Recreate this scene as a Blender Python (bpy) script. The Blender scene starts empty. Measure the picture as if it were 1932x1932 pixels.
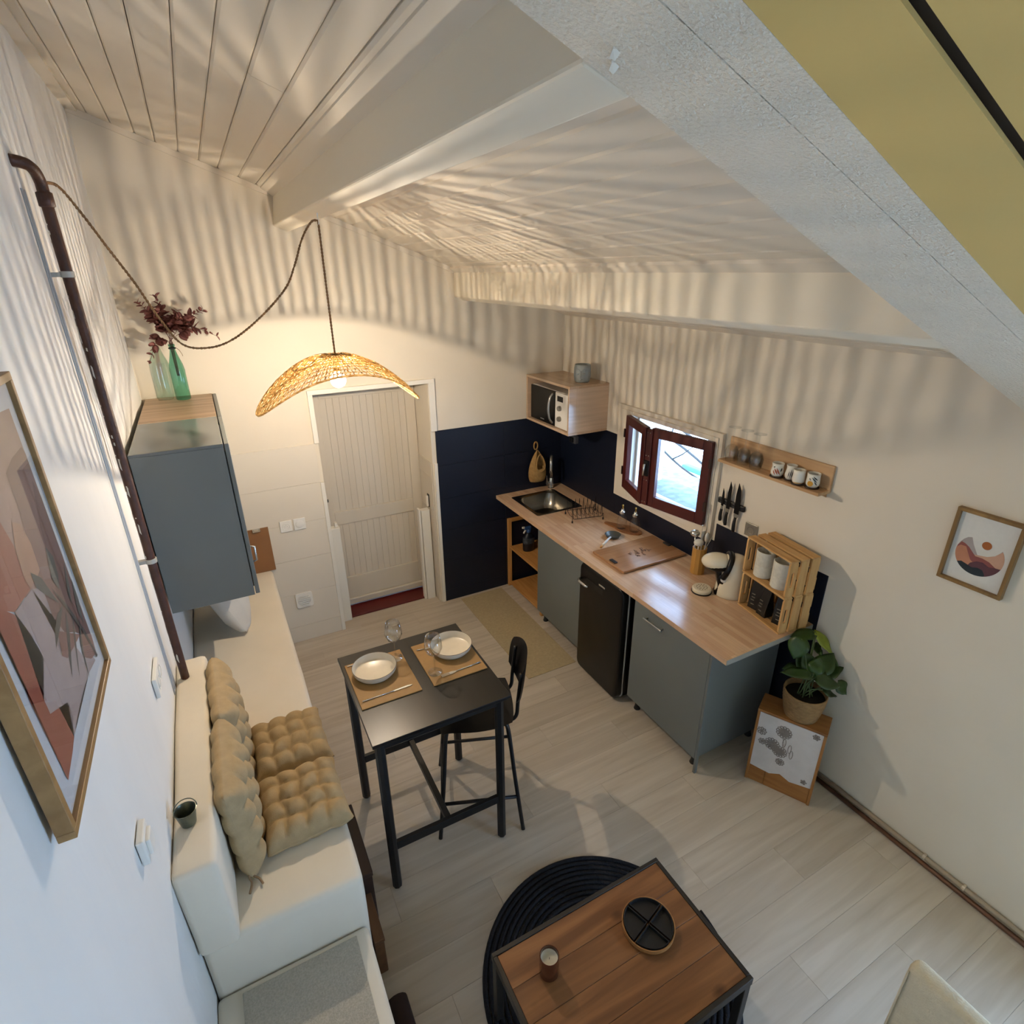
import bpy, bmesh, math, random
from mathutils import Vector, Matrix, noise
random.seed(7)
PI = math.pi
sc = bpy.context.scene
COL = sc.collection

# ------------------------------------------------------------------ camera
F = 1069.36
YAW, PITCH, ROLL = 0.484982, 0.404386, -0.009266
CAMZ = 2.672
fw = Vector((math.sin(YAW)*math.cos(PITCH), math.cos(YAW)*math.cos(PITCH), -math.sin(PITCH)))
rt = Vector((math.cos(YAW), -math.sin(YAW), 0)); up = rt.cross(fw)
c_, s_ = math.cos(ROLL), math.sin(ROLL)
rt, up = rt*c_ + up*s_, up*c_ - rt*s_
CAM = Vector((0, 0, CAMZ))
cd = bpy.data.cameras.new('camera'); cam = bpy.data.objects.new('camera', cd); COL.objects.link(cam)
cd.sensor_width = 36; cd.lens = F/1932*36; cd.clip_start = 0.02; cd.clip_end = 200
mw = Matrix((rt, up, -fw)).transposed().to_4x4(); mw.translation = CAM
cam.matrix_world = mw
sc.camera = cam

# ------------------------------------------------------------------ light and exposure
SKY_STRENGTH = 21.0
BULB_STRENGTH = 34000.0
BULB_COLOR = (1.0, .84, .65)
w = bpy.data.worlds.new('sky'); sc.world = w; w.use_nodes = True
wn = w.node_tree.nodes; bg = wn['Background']
bg.inputs[0].default_value = (0.40, 0.62, 1.0, 1); bg.inputs[1].default_value = SKY_STRENGTH
sc.view_settings.view_transform = 'Standard'; sc.view_settings.look = 'None'
sc.view_settings.gamma = 1; sc.view_settings.use_curve_mapping = False
sc.view_settings.exposure = 0.0
def portal(name, loc, rot, sx, sy):
    ld = bpy.data.lights.new(name, 'AREA'); ld.shape = 'RECTANGLE'; ld.size = sx; ld.size_y = sy
    ld.cycles.is_portal = True
    o = bpy.data.objects.new(name, ld); COL.objects.link(o); o.location = loc; o.rotation_euler = rot
portal('kitchen_window_daylight', (2.95, 2.705, 1.45), (0, PI/2, 0), 0.8, 0.9)
portal('garden_door_daylight_offscreen', (2.95, -.85, 1.05), (0, PI/2, 0), 2.1, 1.2)

# ------------------------------------------------------------------ pixel -> point helpers (1932 px frame)
def ray(x, y):
    return rt*((x-966)/F) + up*((966-y)/F) + fw
def onx(x, y, X): d = ray(x, y); return CAM + d*(X/d.x)
def ony(x, y, Y): d = ray(x, y); return CAM + d*(Y/d.y)
def onz(x, y, Z): d = ray(x, y); return CAM + d*((Z-CAMZ)/d.z)

# ------------------------------------------------------------------ materials
def lin(h):
    h = h.lstrip('#'); r = [int(h[i:i+2], 16)/255 for i in (0, 2, 4)]
    return tuple(v/12.92 if v <= 0.04045 else ((v+0.055)/1.055)**2.4 for v in r)
MATS = {}
def _base(name):
    m = bpy.data.materials.new(name); m.use_nodes = True
    nt = m.node_tree; return m, nt, nt.nodes['Principled BSDF']
def _coords(nt, scale, space='Object'):
    tc = nt.nodes.new('ShaderNodeTexCoord'); mp = nt.nodes.new('ShaderNodeMapping')
    mp.inputs['Scale'].default_value = scale
    nt.links.new(tc.outputs[space], mp.inputs[0]); return mp.outputs[0]
def _bump(nt, b, fac, strength, dist=0.005):
    bp = nt.nodes.new('ShaderNodeBump'); bp.inputs['Strength'].default_value = strength; bp.inputs['Distance'].default_value = dist
    nt.links.new(fac, bp.inputs['Height']); nt.links.new(bp.outputs[0], b.inputs['Normal'])
def mat(name, col, rough=0.6, metal=0.0, var=0.06, vs=6, bump=0.0, bs=80, spec=0.5, stretch=(1,1,1), coat=0.0):
    if name in MATS: return MATS[name]
    m, nt, b = _base(name); c = lin(col) if isinstance(col, str) else col
    b.inputs['Roughness'].default_value = rough; b.inputs['Metallic'].default_value = metal
    b.inputs['Specular IOR Level'].default_value = spec; b.inputs['Coat Weight'].default_value = coat
    v = _coords(nt, stretch)
    n = nt.nodes.new('ShaderNodeTexNoise'); n.inputs['Scale'].default_value = vs; n.inputs['Detail'].default_value = 4
    nt.links.new(v, n.inputs[0])
    r = nt.nodes.new('ShaderNodeValToRGB')
    r.color_ramp.elements[0].position = 0.3; r.color_ramp.elements[1].position = 0.7
    r.color_ramp.elements[0].color = tuple(x*(1-var) for x in c)+(1,); r.color_ramp.elements[1].color = tuple(min(1, x*(1+var)) for x in c)+(1,)
    nt.links.new(n.outputs[0], r.inputs[0]); nt.links.new(r.outputs[0], b.inputs['Base Color'])
    if bump:
        n2 = nt.nodes.new('ShaderNodeTexNoise'); n2.inputs['Scale'].default_value = bs; n2.inputs['Detail'].default_value = 3
        nt.links.new(v, n2.inputs[0]); _bump(nt, b, n2.outputs[0], bump)
    MATS[name] = m; return m
def wood(name, c1, c2, axis='y', scale=1.0, rough=0.5, rnd=0.0, knots=False, spec=0.4, coat=0.0, contrast=(0.35, 0.68)):
    if name in MATS: return MATS[name]
    m, nt, b = _base(name); a, bb = lin(c1), lin(c2)
    b.inputs['Roughness'].default_value = rough; b.inputs['Specular IOR Level'].default_value = spec; b.inputs['Coat Weight'].default_value = coat
    st = {'x': (1.2, 16, 16), 'y': (16, 1.2, 16), 'z': (16, 16, 1.2)}[axis]
    v = _coords(nt, tuple(s*scale for s in st))
    vec = v
    if rnd:
        oi = nt.nodes.new('ShaderNodeObjectInfo'); ad = nt.nodes.new('ShaderNodeVectorMath'); ad.operation = 'ADD'
        ml = nt.nodes.new('ShaderNodeMath'); ml.operation = 'MULTIPLY'; ml.inputs[1].default_value = 40
        nt.links.new(oi.outputs['Random'], ml.inputs[0]); nt.links.new(v, ad.inputs[0]); nt.links.new(ml.outputs[0], ad.inputs[1]); vec = ad.outputs[0]
    n = nt.nodes.new('ShaderNodeTexNoise'); n.inputs['Scale'].default_value = 1.6; n.inputs['Detail'].default_value = 6; n.inputs['Distortion'].default_value = 0.6
    nt.links.new(vec, n.inputs[0])
    r = nt.nodes.new('ShaderNodeValToRGB'); r.color_ramp.elements[0].position, r.color_ramp.elements[1].position = contrast
    r.color_ramp.elements[0].color = a+(1,); r.color_ramp.elements[1].color = bb+(1,)
    nt.links.new(n.outputs[0], r.inputs[0]); out = r.outputs[0]
    if knots:
        vo = nt.nodes.new('ShaderNodeTexVoronoi'); vo.inputs['Scale'].default_value = 9
        v2 = _coords(nt, (0.55, 1, 1) if axis == 'x' else (1, 0.55, 1)); nt.links.new(v2, vo.inputs[0])
        kr = nt.nodes.new('ShaderNodeValToRGB'); kr.color_ramp.elements[0].position = 0.07; kr.color_ramp.elements[1].position = 0.19
        kr.color_ramp.elements[0].color = (0.25, 0.18, 0.14, 1); kr.color_ramp.elements[1].color = (1, 1, 1, 1)
        nt.links.new(vo.outputs['Distance'], kr.inputs[0])
        mx = nt.nodes.new('ShaderNodeMix'); mx.data_type = 'RGBA'; mx.blend_type = 'MULTIPLY'; mx.inputs[0].default_value = 0.8
        nt.links.new(out, mx.inputs[6]); nt.links.new(kr.outputs[0], mx.inputs[7]); out = mx.outputs[2]
    if rnd:
        hv = nt.nodes.new('ShaderNodeHueSaturation'); mr = nt.nodes.new('ShaderNodeMapRange')
        mr.inputs[3].default_value = 1-rnd; mr.inputs[4].default_value = 1+rnd
        nt.links.new(oi.outputs['Random'], mr.inputs[0]); nt.links.new(mr.outputs[0], hv.inputs['Value'])
        nt.links.new(out, hv.inputs['Color']); out = hv.outputs[0]
    nt.links.new(out, b.inputs['Base Color']); _bump(nt, b, n.outputs[0], 0.12, 0.002)
    MATS[name] = m; return m
def block(name, c1, c2, c3, axis='y', rough=0.3, bw_=0.35, rh=0.035):
    """laminated strip print (brick texture laid along one axis)"""
    if name in MATS: return MATS[name]
    m, nt, b = _base(name); b.inputs['Roughness'].default_value = rough
    tc = nt.nodes.new('ShaderNodeTexCoord'); mp = nt.nodes.new('ShaderNodeMapping')
    mp.inputs['Rotation'].default_value = (0, 0, PI/2) if axis == 'y' else (0, 0, 0)
    nt.links.new(tc.outputs['Object'], mp.inputs[0])
    br = nt.nodes.new('ShaderNodeTexBrick'); br.offset = 0.37; br.inputs['Scale'].default_value = 1
    br.inputs['Color1'].default_value = lin(c1)+(1,); br.inputs['Color2'].default_value = lin(c2)+(1,); br.inputs['Mortar'].default_value = lin(c3)+(1,)
    br.inputs['Mortar Size'].default_value = 0.0005; br.inputs['Brick Width'].default_value = bw_; br.inputs['Row Height'].default_value = rh
    nt.links.new(mp.outputs[0], br.inputs[0])
    v = _coords(nt, (30, 2, 30) if axis == 'y' else (2, 30, 30)); n = nt.nodes.new('ShaderNodeTexNoise'); n.inputs['Scale'].default_value = 2; n.inputs['Detail'].default_value = 5
    nt.links.new(v, n.inputs[0])
    mr = nt.nodes.new('ShaderNodeMapRange'); mr.inputs[3].default_value = 0.8; mr.inputs[4].default_value = 1.18; nt.links.new(n.outputs[0], mr.inputs[0])
    hv = nt.nodes.new('ShaderNodeHueSaturation'); nt.links.new(mr.outputs[0], hv.inputs['Value']); nt.links.new(br.outputs[0], hv.inputs['Color'])
    nt.links.new(hv.outputs[0], b.inputs['Base Color']); MATS[name] = m; return m
def glass(name, tint=(1, 1, 1), refl=0.12, rough=0.02):
    if name in MATS: return MATS[name]
    m = bpy.data.materials.new(name); m.use_nodes = True; nt = m.node_tree; nt.nodes.clear()
    o = nt.nodes.new('ShaderNodeOutputMaterial'); tr = nt.nodes.new('ShaderNodeBsdfTransparent'); gl = nt.nodes.new('ShaderNodeBsdfGlossy')
    tr.inputs[0].default_value = tuple(tint)+(1,); gl.inputs['Roughness'].default_value = rough
    lw_ = nt.nodes.new('ShaderNodeLayerWeight'); lw_.inputs[0].default_value = 0.5
    pw = nt.nodes.new('ShaderNodeMath'); pw.operation = 'POWER'; pw.inputs[1].default_value = 3.5; nt.links.new(lw_.outputs['Facing'], pw.inputs[0])
    ma = nt.nodes.new('ShaderNodeMath'); ma.operation = 'MULTIPLY_ADD'; ma.inputs[1].default_value = min(.75, refl*3.5); ma.inputs[2].default_value = refl*.3; nt.links.new(pw.outputs[0], ma.inputs[0])
    mx = nt.nodes.new('ShaderNodeMixShader'); nt.links.new(ma.outputs[0], mx.inputs[0])
    nt.links.new(tr.outputs[0], mx.inputs[1]); nt.links.new(gl.outputs[0], mx.inputs[2]); nt.links.new(mx.outputs[0], o.inputs[0])
    MATS[name] = m; return m
def emit(name, col, st):
    m = bpy.data.materials.new(name); m.use_nodes = True; nt = m.node_tree; nt.nodes.clear()
    o = nt.nodes.new('ShaderNodeOutputMaterial'); e = nt.nodes.new('ShaderNodeEmission')
    e.inputs[0].default_value = tuple(col)+(1,); e.inputs[1].default_value = st; nt.links.new(e.outputs[0], o.inputs[0]); return m
def translucent(name, col, mixf=0.4, col2=None):
    m = bpy.data.materials.new(name); m.use_nodes = True; nt = m.node_tree; nt.nodes.clear()
    o = nt.nodes.new('ShaderNodeOutputMaterial'); d = nt.nodes.new('ShaderNodeBsdfDiffuse'); t = nt.nodes.new('ShaderNodeBsdfTranslucent')
    n = nt.nodes.new('ShaderNodeTexNoise'); n.inputs['Scale'].default_value = 30; r = nt.nodes.new('ShaderNodeValToRGB')
    r.color_ramp.elements[0].position = .35; r.color_ramp.elements[1].position = .65
    r.color_ramp.elements[0].color = tuple(x*0.75 for x in lin(col))+(1,); r.color_ramp.elements[1].color = lin(col2 or col)+(1,)
    nt.links.new(n.outputs[0], r.inputs[0]); nt.links.new(r.outputs[0], d.inputs[0]); nt.links.new(r.outputs[0], t.inputs[0])
    mx = nt.nodes.new('ShaderNodeMixShader'); mx.inputs[0].default_value = mixf
    nt.links.new(d.outputs[0], mx.inputs[1]); nt.links.new(t.outputs[0], mx.inputs[2]); nt.links.new(mx.outputs[0], o.inputs[0]); return m

# ------------------------------------------------------------------ mesh helpers
def BM(): return bmesh.new()
def hexa(bm, p):
    v = [bm.verts.new(q) for q in p]
    for f in ((3,2,1,0), (4,5,6,7), (0,1,5,4), (1,2,6,5), (2,3,7,6), (3,0,4,7)): bm.faces.new([v[i] for i in f])
    return v
def box(bm, x0, x1, y0, y1, z0, z1):
    return hexa(bm, [(x0,y0,z0),(x1,y0,z0),(x1,y1,z0),(x0,y1,z0),(x0,y0,z1),(x1,y0,z1),(x1,y1,z1),(x0,y1,z1)])
def B(x0, x1, y0, y1, z0, z1): bm = BM(); box(bm, x0, x1, y0, y1, z0, z1); return bm
def bev(bm, w_, seg=2):
    bmesh.ops.bevel(bm, geom=[e for e in bm.edges], offset=w_, segments=seg, profile=0.5, affect='EDGES', clamp_overlap=True); return bm
def RB(x0, x1, y0, y1, z0, z1, r=0.003, seg=2): return bev(B(x0, x1, y0, y1, z0, z1), r, seg)
def prism(bm, poly, axis, a, b):
    def P(u, v, t): return {'x': (t,u,v), 'y': (u,t,v), 'z': (u,v,t)}[axis]
    A = [bm.verts.new(P(u,v,a)) for u,v in poly]; Bv = [bm.verts.new(P(u,v,b)) for u,v in poly]; n = len(poly)
    bm.faces.new(A); bm.faces.new(Bv[::-1])
    for i in range(n): bm.faces.new((A[i], Bv[i], Bv[(i+1)%n], A[(i+1)%n]))
    bmesh.ops.recalc_face_normals(bm, faces=bm.faces[:]); return bm
def lathe(bm, prof, n=24, c=(0,0,0), sx=1, sy=1):
    rings = []
    for r, z in prof:
        if r < 1e-6: rings.append([bm.verts.new((c[0], c[1], c[2]+z))])
        else: rings.append([bm.verts.new((c[0]+sx*r*math.cos(2*PI*i/n), c[1]+sy*r*math.sin(2*PI*i/n), c[2]+z)) for i in range(n)])
    for A, Bv in zip(rings, rings[1:]):
        for i in range(n):
            j = (i+1) % n
            if len(A) == 1 and len(Bv) == 1: continue
            if len(A) == 1: bm.faces.new((A[0], Bv[i], Bv[j]))
            elif len(Bv) == 1: bm.faces.new((A[i], Bv[0], A[j]))
            else: bm.faces.new((A[i], Bv[i], Bv[j], A[j]))
    bmesh.ops.recalc_face_normals(bm, faces=bm.faces[:]); return bm
def tube(bm, pts, r, n=8, closed=False, cap=True):
    pts = [Vector(p) for p in pts]; m = len(pts)
    rs = r if isinstance(r, (list, tuple)) else [r]*m
    rings = []; prev = None
    for i, p in enumerate(pts):
        if closed: t = pts[(i+1)%m]-pts[i-1]
        else: t = pts[min(i+1, m-1)]-pts[max(i-1, 0)]
        t.normalize()
        if prev is None:
            a = Vector((0,0,1)) if abs(t.z) < 0.9 else Vector((1,0,0)); u = t.cross(a).normalized()
        else: u = (prev - t*prev.dot(t)).normalized()
        prev = u; v = t.cross(u)
        rings.append([bm.verts.new(p + (u*math.cos(2*PI*k/n) + v*math.sin(2*PI*k/n))*rs[i]) for k in range(n)])
    pairs = list(zip(rings, rings[1:])) + ([(rings[-1], rings[0])] if closed else [])
    for A, Bv in pairs:
        for k in range(n): bm.faces.new((A[k], A[(k+1)%n], Bv[(k+1)%n], Bv[k]))
    if cap and not closed: bm.faces.new(rings[0][::-1]); bm.faces.new(rings[-1])
    return bm
def bar(bm, p, q, wx, wz):
    """rectangular bar from p to q"""
    p, q = Vector(p), Vector(q); t = (q-p).normalized()
    a = Vector((0,0,1)) if abs(t.z) < 0.9 else Vector((0,1,0))
    u = t.cross(a).normalized()*wx/2; v = u.cross(t).normalized()*wz/2
    hexa(bm, [p-u-v, p+u-v, p+u+v, p-u+v, q-u-v, q+u-v, q+u+v, q-u+v])
    bmesh.ops.recalc_face_normals(bm, faces=bm.faces[:]); return bm
def ball(bm, c, rx, ry=None, rz=None, u=16, v=10):
    ry = ry or rx; rz = rz or rx
    r = bmesh.ops.create_uvsphere(bm, u_segments=u, v_segments=v, radius=1)
    for q in r['verts']: q.co = Vector((c[0]+q.co.x*rx, c[1]+q.co.y*ry, c[2]+q.co.z*rz))
    return bm
def spline(pts, k=8):
    P = [Vector(p) for p in pts]; out = []
    for i in range(len(P)-1):
        a = P[max(i-1, 0)]; b = P[i]; c = P[i+1]; d = P[min(i+2, len(P)-1)]
        for j in range(k):
            t = j/k; out.append(0.5*((2*b) + (c-a)*t + (2*a-5*b+4*c-d)*t*t + (3*b-3*c+d-a)*t**3))
    out.append(P[-1]); return out
WPOS = {}
def obj(name, bm, m, parent=None, smooth=False, world=True, auto=False):
    me = bpy.data.meshes.new(name)
    if parent is not None and world:
        off = WPOS.get(parent.name, Vector((0,0,0)))
        if off.length > 0: bmesh.ops.translate(bm, verts=bm.verts[:], vec=-off)
    bm.to_mesh(me); bm.free(); me.materials.append(m)
    if smooth:
        for p in me.polygons: p.use_smooth = True
        if auto:
            try: me.set_sharp_from_angle(angle=math.radians(35))
            except Exception: pass
    o = bpy.data.objects.new(name, me); COL.objects.link(o)
    if parent is not None:
        o.parent = parent; WPOS[o.name] = WPOS.get(parent.name, Vector((0,0,0))) if world else Vector((0,0,0))
    return o
def thing(name, label, cat, loc=(0,0,0), rz=0, group=None):
    o = bpy.data.objects.new(name, None); o.empty_display_size = 0.05; COL.objects.link(o)
    o.location = loc; o.rotation_euler = (0, 0, rz); WPOS[o.name] = Vector(loc)
    o['label'] = label; o['category'] = cat
    if group: o['group'] = group
    return o
def tag(o, label, cat, group=None):
    o['label'] = label; o['category'] = cat
    if group: o['group'] = group
    return o
def struct(name, bm, m, label=None, smooth=False):
    o = obj(name, bm, m, smooth=smooth, auto=smooth); o['kind'] = 'structure'; o['label'] = label or name.replace('_', ' '); return o
def copy_tree(o, parent=None, loc=None, rz=None, label=None):
    c = o.copy(); COL.objects.link(c); c.parent = parent; WPOS[c.name] = WPOS.get(o.name, Vector((0,0,0)))
    if loc is not None: c.location = loc
    if rz is not None: c.rotation_euler = (0, 0, rz)
    if label: c['label'] = label
    for ch in o.children: copy_tree(ch, c)
    return c

# ------------------------------------------------------------------ palette
XL, XR, YB, YF = -0.375, 2.63, 4.056, -1.6
wall_m = mat('wall_paint', '#DCD2C0', 0.85, var=0.02, vs=3, bump=0.05, bs=40, spec=0.2)
left_m = mat('lime_plaster', '#E3E2DE', 0.6, var=0.03, vs=4, bump=0.6, bs=16, spec=0.4, stretch=(1, 1, 0.25))
tile_m = mat('painted_tile', '#DAD1C1', 0.5, var=0.02, vs=3, spec=0.4)
navy_m = mat('navy_paint', '#0E1526', 0.42, var=0.08, vs=4, spec=0.4)
ceil_m = mat('ceiling_paint', '#DCD2C1', 0.6, var=0.03, vs=5, bump=0.06, bs=30, spec=0.35, stretch=(1, 0.2, 1))
beam_m = mat('beam_paint', '#E8DEC9', 0.55, var=0.03, vs=5, bump=0.25, bs=22, spec=0.35, stretch=(1, 0.15, 1))
dark_m = mat('rough_deck_timber', '#6E5C49', 0.9, var=0.15)
text_m = mat('textured_wallpaper', '#E9DFCC', 0.8, var=0.02, vs=20, bump=0.9, bs=150, spec=0.25)
text_m.node_tree.nodes['Bump'].inputs['Distance'].default_value = .010
yellow_m = mat('ochre_paint', '#D6B873', 0.7, var=0.03, vs=2, bump=0.05, bs=60, spec=0.3)
plaster_m = mat('bench_plaster', '#E2D8C5', 0.8, var=0.03, vs=5, bump=0.25, bs=18, spec=0.25)
white_m = mat('white_paint', '#E3DED2', 0.5, var=0.02, vs=5)
plastic_m = mat('white_plastic', '#E8E5DD', 0.35, var=0.01)
greige_m = mat('door_paint', '#CFC5B4', 0.55, var=0.04, vs=5, bump=0.08, bs=30, stretch=(1, 1, 0.2))
red_m = mat('red_frame_paint', '#4A1512', 0.4, var=0.1, vs=8)
redfloor_m = mat('red_step_paint', '#5E1712', 0.5, var=0.08, vs=6)
black_m = mat('black_metal', '#0C0C0D', 0.45, var=0.1)
ebony_m = wood('black_stained_wood', '#080807', '#1A1816', 'y', 0.7, 0.33, spec=0.5, contrast=(0.3, 0.75))
grey_m = mat('grey_laminate', '#6D7271', 0.35, var=0.03, vs=3, spec=0.45)
chrome_m = mat('chrome', '#CFCFCB', 0.24, 0.9, var=0.02)
steel_m = mat('brushed_steel', '#A9A79F', 0.32, 1.0, var=0.05, vs=20, stretch=(1, 8, 1))
oak_m = wood('oak_laminate', '#B08A62', '#CBA67C', 'y', 1.0, 0.4)
pine_m = wood('pine', '#B67F43', '#CF9A5B', 'y', 1.1, 0.5)
pinez_m = wood('pine_upright', '#B67F43', '#CF9A5B', 'z', 1.1, 0.5)
counter_m = block('butcher_block_laminate', '#C5A080', '#D6B594', '#B8936F', 'y', 0.2)
clear_m = glass('clear_glass', (0.975, 0.985, 0.985), 0.26)
pane_m = glass('window_glass', (0.96, 0.98, 0.99), 0.08, 0.0)
cream_m = mat('cream_enamel', '#DFD3B8', 0.25, var=0.02, coat=0.3)
gloss_black_m = mat('gloss_black', '#090808', 0.3, var=0.1, spec=0.35)
linen_m = mat('linen', '#AF9873', 0.95, var=0.08, vs=30, bump=0.3, bs=300, spec=0.1)

# ================================================================== STRUCTURE
def zr(x): return 3.312 - 0.373*x           # roof boards, falling to the right
def zs(x): return 3.120 - 0.373*x           # lowered ceiling over the mezzanine
# ---- floor: slab + planks laid along x
floor = struct('floor', B(XL-.3, XR+.3, YF-.25, 4.46, -0.06, -0.013), dark_m, 'pale washed oak plank floor')
plank_m = wood('washed_oak_plank', '#B3A694', '#CDC2B2', 'x', 0.8, 0.5, rnd=0.06, spec=0.3, contrast=(0.25, 0.75))
_pm = {}
def plank_mesh(L, W):
    k = (round(L, 3), round(W, 3))
    if k not in _pm:
        bm = B(0, L-0.0005, 0, W-0.0005, -0.012, 0); bev(bm, 0.0006, 1)
        me = bpy.data.meshes.new('plank'); bm.to_mesh(me); bm.free(); me.materials.append(plank_m); _pm[k] = me
    return _pm[k]
PW, PL = 0.181, 1.22
y = YF; row = 0
while y < 4.185:
    wd = min(PW, 4.188-y)
    if y < YB-.01 < y+wd: wd = YB-y
    x = XL - (row*0.437 % PL)
    while x < XR:
        a = max(x, XL); b = min(x+PL, XR)
        if y + wd > YB + 0.01:                 # inside the door recess only
            a, b = max(a, 0.605), min(b, 1.434)
        if b-a > 0.03:
            o = bpy.data.objects.new('plank', plank_mesh(b-a, wd)); COL.objects.link(o); o.parent = floor; o.location = (a, y, 0)
        x += PL
    y += wd; row += 1

# ---- back wall with door recess, tiles
bm = BM()
box(bm, XL-0.3, 0.600, YB, 4.46, 0, 3.7); box(bm, 1.434, XR+0.3, YB, 4.46, 0, 3.7); box(bm, 0.600, 1.434, YB, 4.46, 1.90, 3.7)
box(bm, 0.600, 1.434, 4.42, 4.46, 0, 1.9)
wall_back = struct('wall_back', bm, wall_m, 'cream painted end wall with recessed door')
def tiles(x0, x1, top, h, cols, m, y0, y1, zmin=0.0):
    z = top
    while z > zmin+0.01:
        zb = max(zmin, z-h)
        for a, b in zip(cols, cols[1:]):
            obj('tile', RB(a+0.0007, b-0.0007, y0, y1, zb+0.0007, z-0.0007, 0.0009, 1), m, wall_back)
        z = zb
tiles(0, 0, 1.56, 0.285, [XL, -0.02, 0.575], tile_m, YB-0.008, YB+0.002)
tiles(0, 0, 1.53, 0.285, [1.470, 2.07, XR], navy_m, YB-0.008, YB+0.002)
# wall tiles on the right jamb of the recess
for z0, z1 in ((0, .285), (.285, .57), (.57, .855), (.855, 1.14), (1.14, 1.27)):
    obj('tile', RB(1.426, 1.4345, YB+0.02, 4.365, z0+.001, z1-.001, .0015, 1), greige_m, wall_back)
# door casing strips
t1 = struct('trim_1', RB(1.446, 1.472, YB-0.014, YB+0.004, 0, 1.27, 0.003), white_m, 'white tile edge strip right of the door')
struct('trim_2', RB(0.572, 0.600, YB-0.014, YB+0.004, 0, 1.27, 0.003), white_m, 'white tile edge strip left of the door')
struct('trim_3', RB(0.570, 0.604, YB-0.016, YB+0.002, 1.56, 1.925, 0.003), white_m, 'upper left casing strip of the door')
struct('trim_4', RB(0.570, 1.486, YB-0.018, YB+0.002, 1.898, 1.93, 0.003), white_m, 'top casing strip of the door')
struct('trim_5', RB(1.436, 1.486, YB-0.016, YB+0.002, 1.53, 1.925, 0.003), white_m, 'upper right casing strip of the door')

# ---- door
bm = BM(); box(bm, 0.602, 1.432, 4.395, 4.418, 0.02, 1.898)
door = struct('door_1', bm, greige_m, 'greige boarded door in a deep recess')
n = 13; w0 = (1.35-0.69)/n
for i in range(n):
    a = 0.69+i*w0
    obj('board', RB(a+.0004, a+w0-.0004, 4.383, 4.396, 0.885, 1.80, .0012, 1), greige_m, door)
    obj('board', RB(a+.0004, a+w0-.0004, 4.383, 4.396, 0.28, 0.77, .0012, 1), greige_m, door)
for z0, z1, n_ in ((0.77, 0.885, 'rail'), (0.07, 0.28, 'rail'), (1.80, 1.896, 'rail')):
    obj(n_, RB(0.69, 1.35, 4.374, 4.396, z0, z1, .003), greige_m, door)
for a, b in ((0.604, 0.69), (1.35, 1.430)): obj('stile', RB(a, b, 4.372, 4.396, 0.03, 1.896, .003), greige_m, door)
obj('weather_bar', RB(0.61, 1.424, 4.345, 4.371, 0.03, 0.085, .008), greige_m, door)
obj('hinge', RB(0.604, 0.66, 4.366, 4.373, 0.985, 1.01, .003), mat('hinge_metal', '#77736B', .4, .7), door)
obj('latch', RB(0.608, 0.64, 4.36, 4.373, 0.86, 0.95, .004), mat('hinge_metal', '#77736B'), door)
th = struct('trim_6', RB(0.602, 1.432, 4.19, 4.37, -0.05, 0.012, .004), redfloor_m, 'dark red painted doorstep')
# boxed posts standing in the recess
def post(name, label, x0, x1, side):
    t = thing(name, label, 'post', ((x0+x1)/2, 4.17, 0))
    obj('box_section', RB(x0, x1, 4.155, 4.215, 0, 0.845, .004), white_m, t)
    xs = (x0-0.022, x0-0.003) if side > 0 else (x1-0.034, x1-0.012)
    if side > 0: obj('side_strip', RB(xs[0], xs[1], 4.165, 4.215, 0, 0.858, .004), white_m, t)
    else: obj('peg', RB(xs[0], xs[1], 4.165, 4.20, 0.845, 0.885, .006), white_m, t)
    return t
p1 = post('barrier_post', 'slim white boxed post with a peg, against the left jamb of the door recess', 0.612, 0.680, -1)
p2 = post('barrier_post', 'slim white boxed post with side strip, against the tiled jamb beside the navy wall', 1.345, 1.418, 1)
t = thing('door_catch', 'small white door catch with black back plate on the tiled jamb', 'catch', (1.425, 4.2, 0.87))
obj('back_plate', RB(1.419, 1.4255, 4.165, 4.205, 0.86, 0.975, .004), black_m, t)
obj('cover', RB(1.402, 1.4195, 4.17, 4.19, 0.87, 0.962, .004), white_m, t)

# ---- left wall (uneven old plaster)
bm = BM(); ny, nz = 70, 44; g = []
for j in range(nz+1):
    r_ = []
    for i in range(ny+1):
        yy = YF + (4.06-YF)*i/ny; zz = 3.7*j/nz
        d = 0.007*noise.noise((yy*1.3, zz*1.1, 3.1)) + 0.004*noise.noise((yy*5, zz*1.4, 9.0))
        r_.append(bm.verts.new((XL + min(0, (d - 0.004)*min(1, max(0, (zz-1.02)/.25))), yy, zz)))
    g.append(r_)
for j in range(nz):
    for i in range(ny): bm.faces.new((g[j][i], g[j+1][i], g[j+1][i+1], g[j][i+1]))
bmesh.ops.recalc_face_normals(bm, faces=bm.faces[:])
box(bm, XL-0.3, XL-0.02, YF, 4.46, -.03, 3.7)
wall_left = struct('wall_left', bm, left_m, 'uneven white lime plastered wall', smooth=True)

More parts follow.
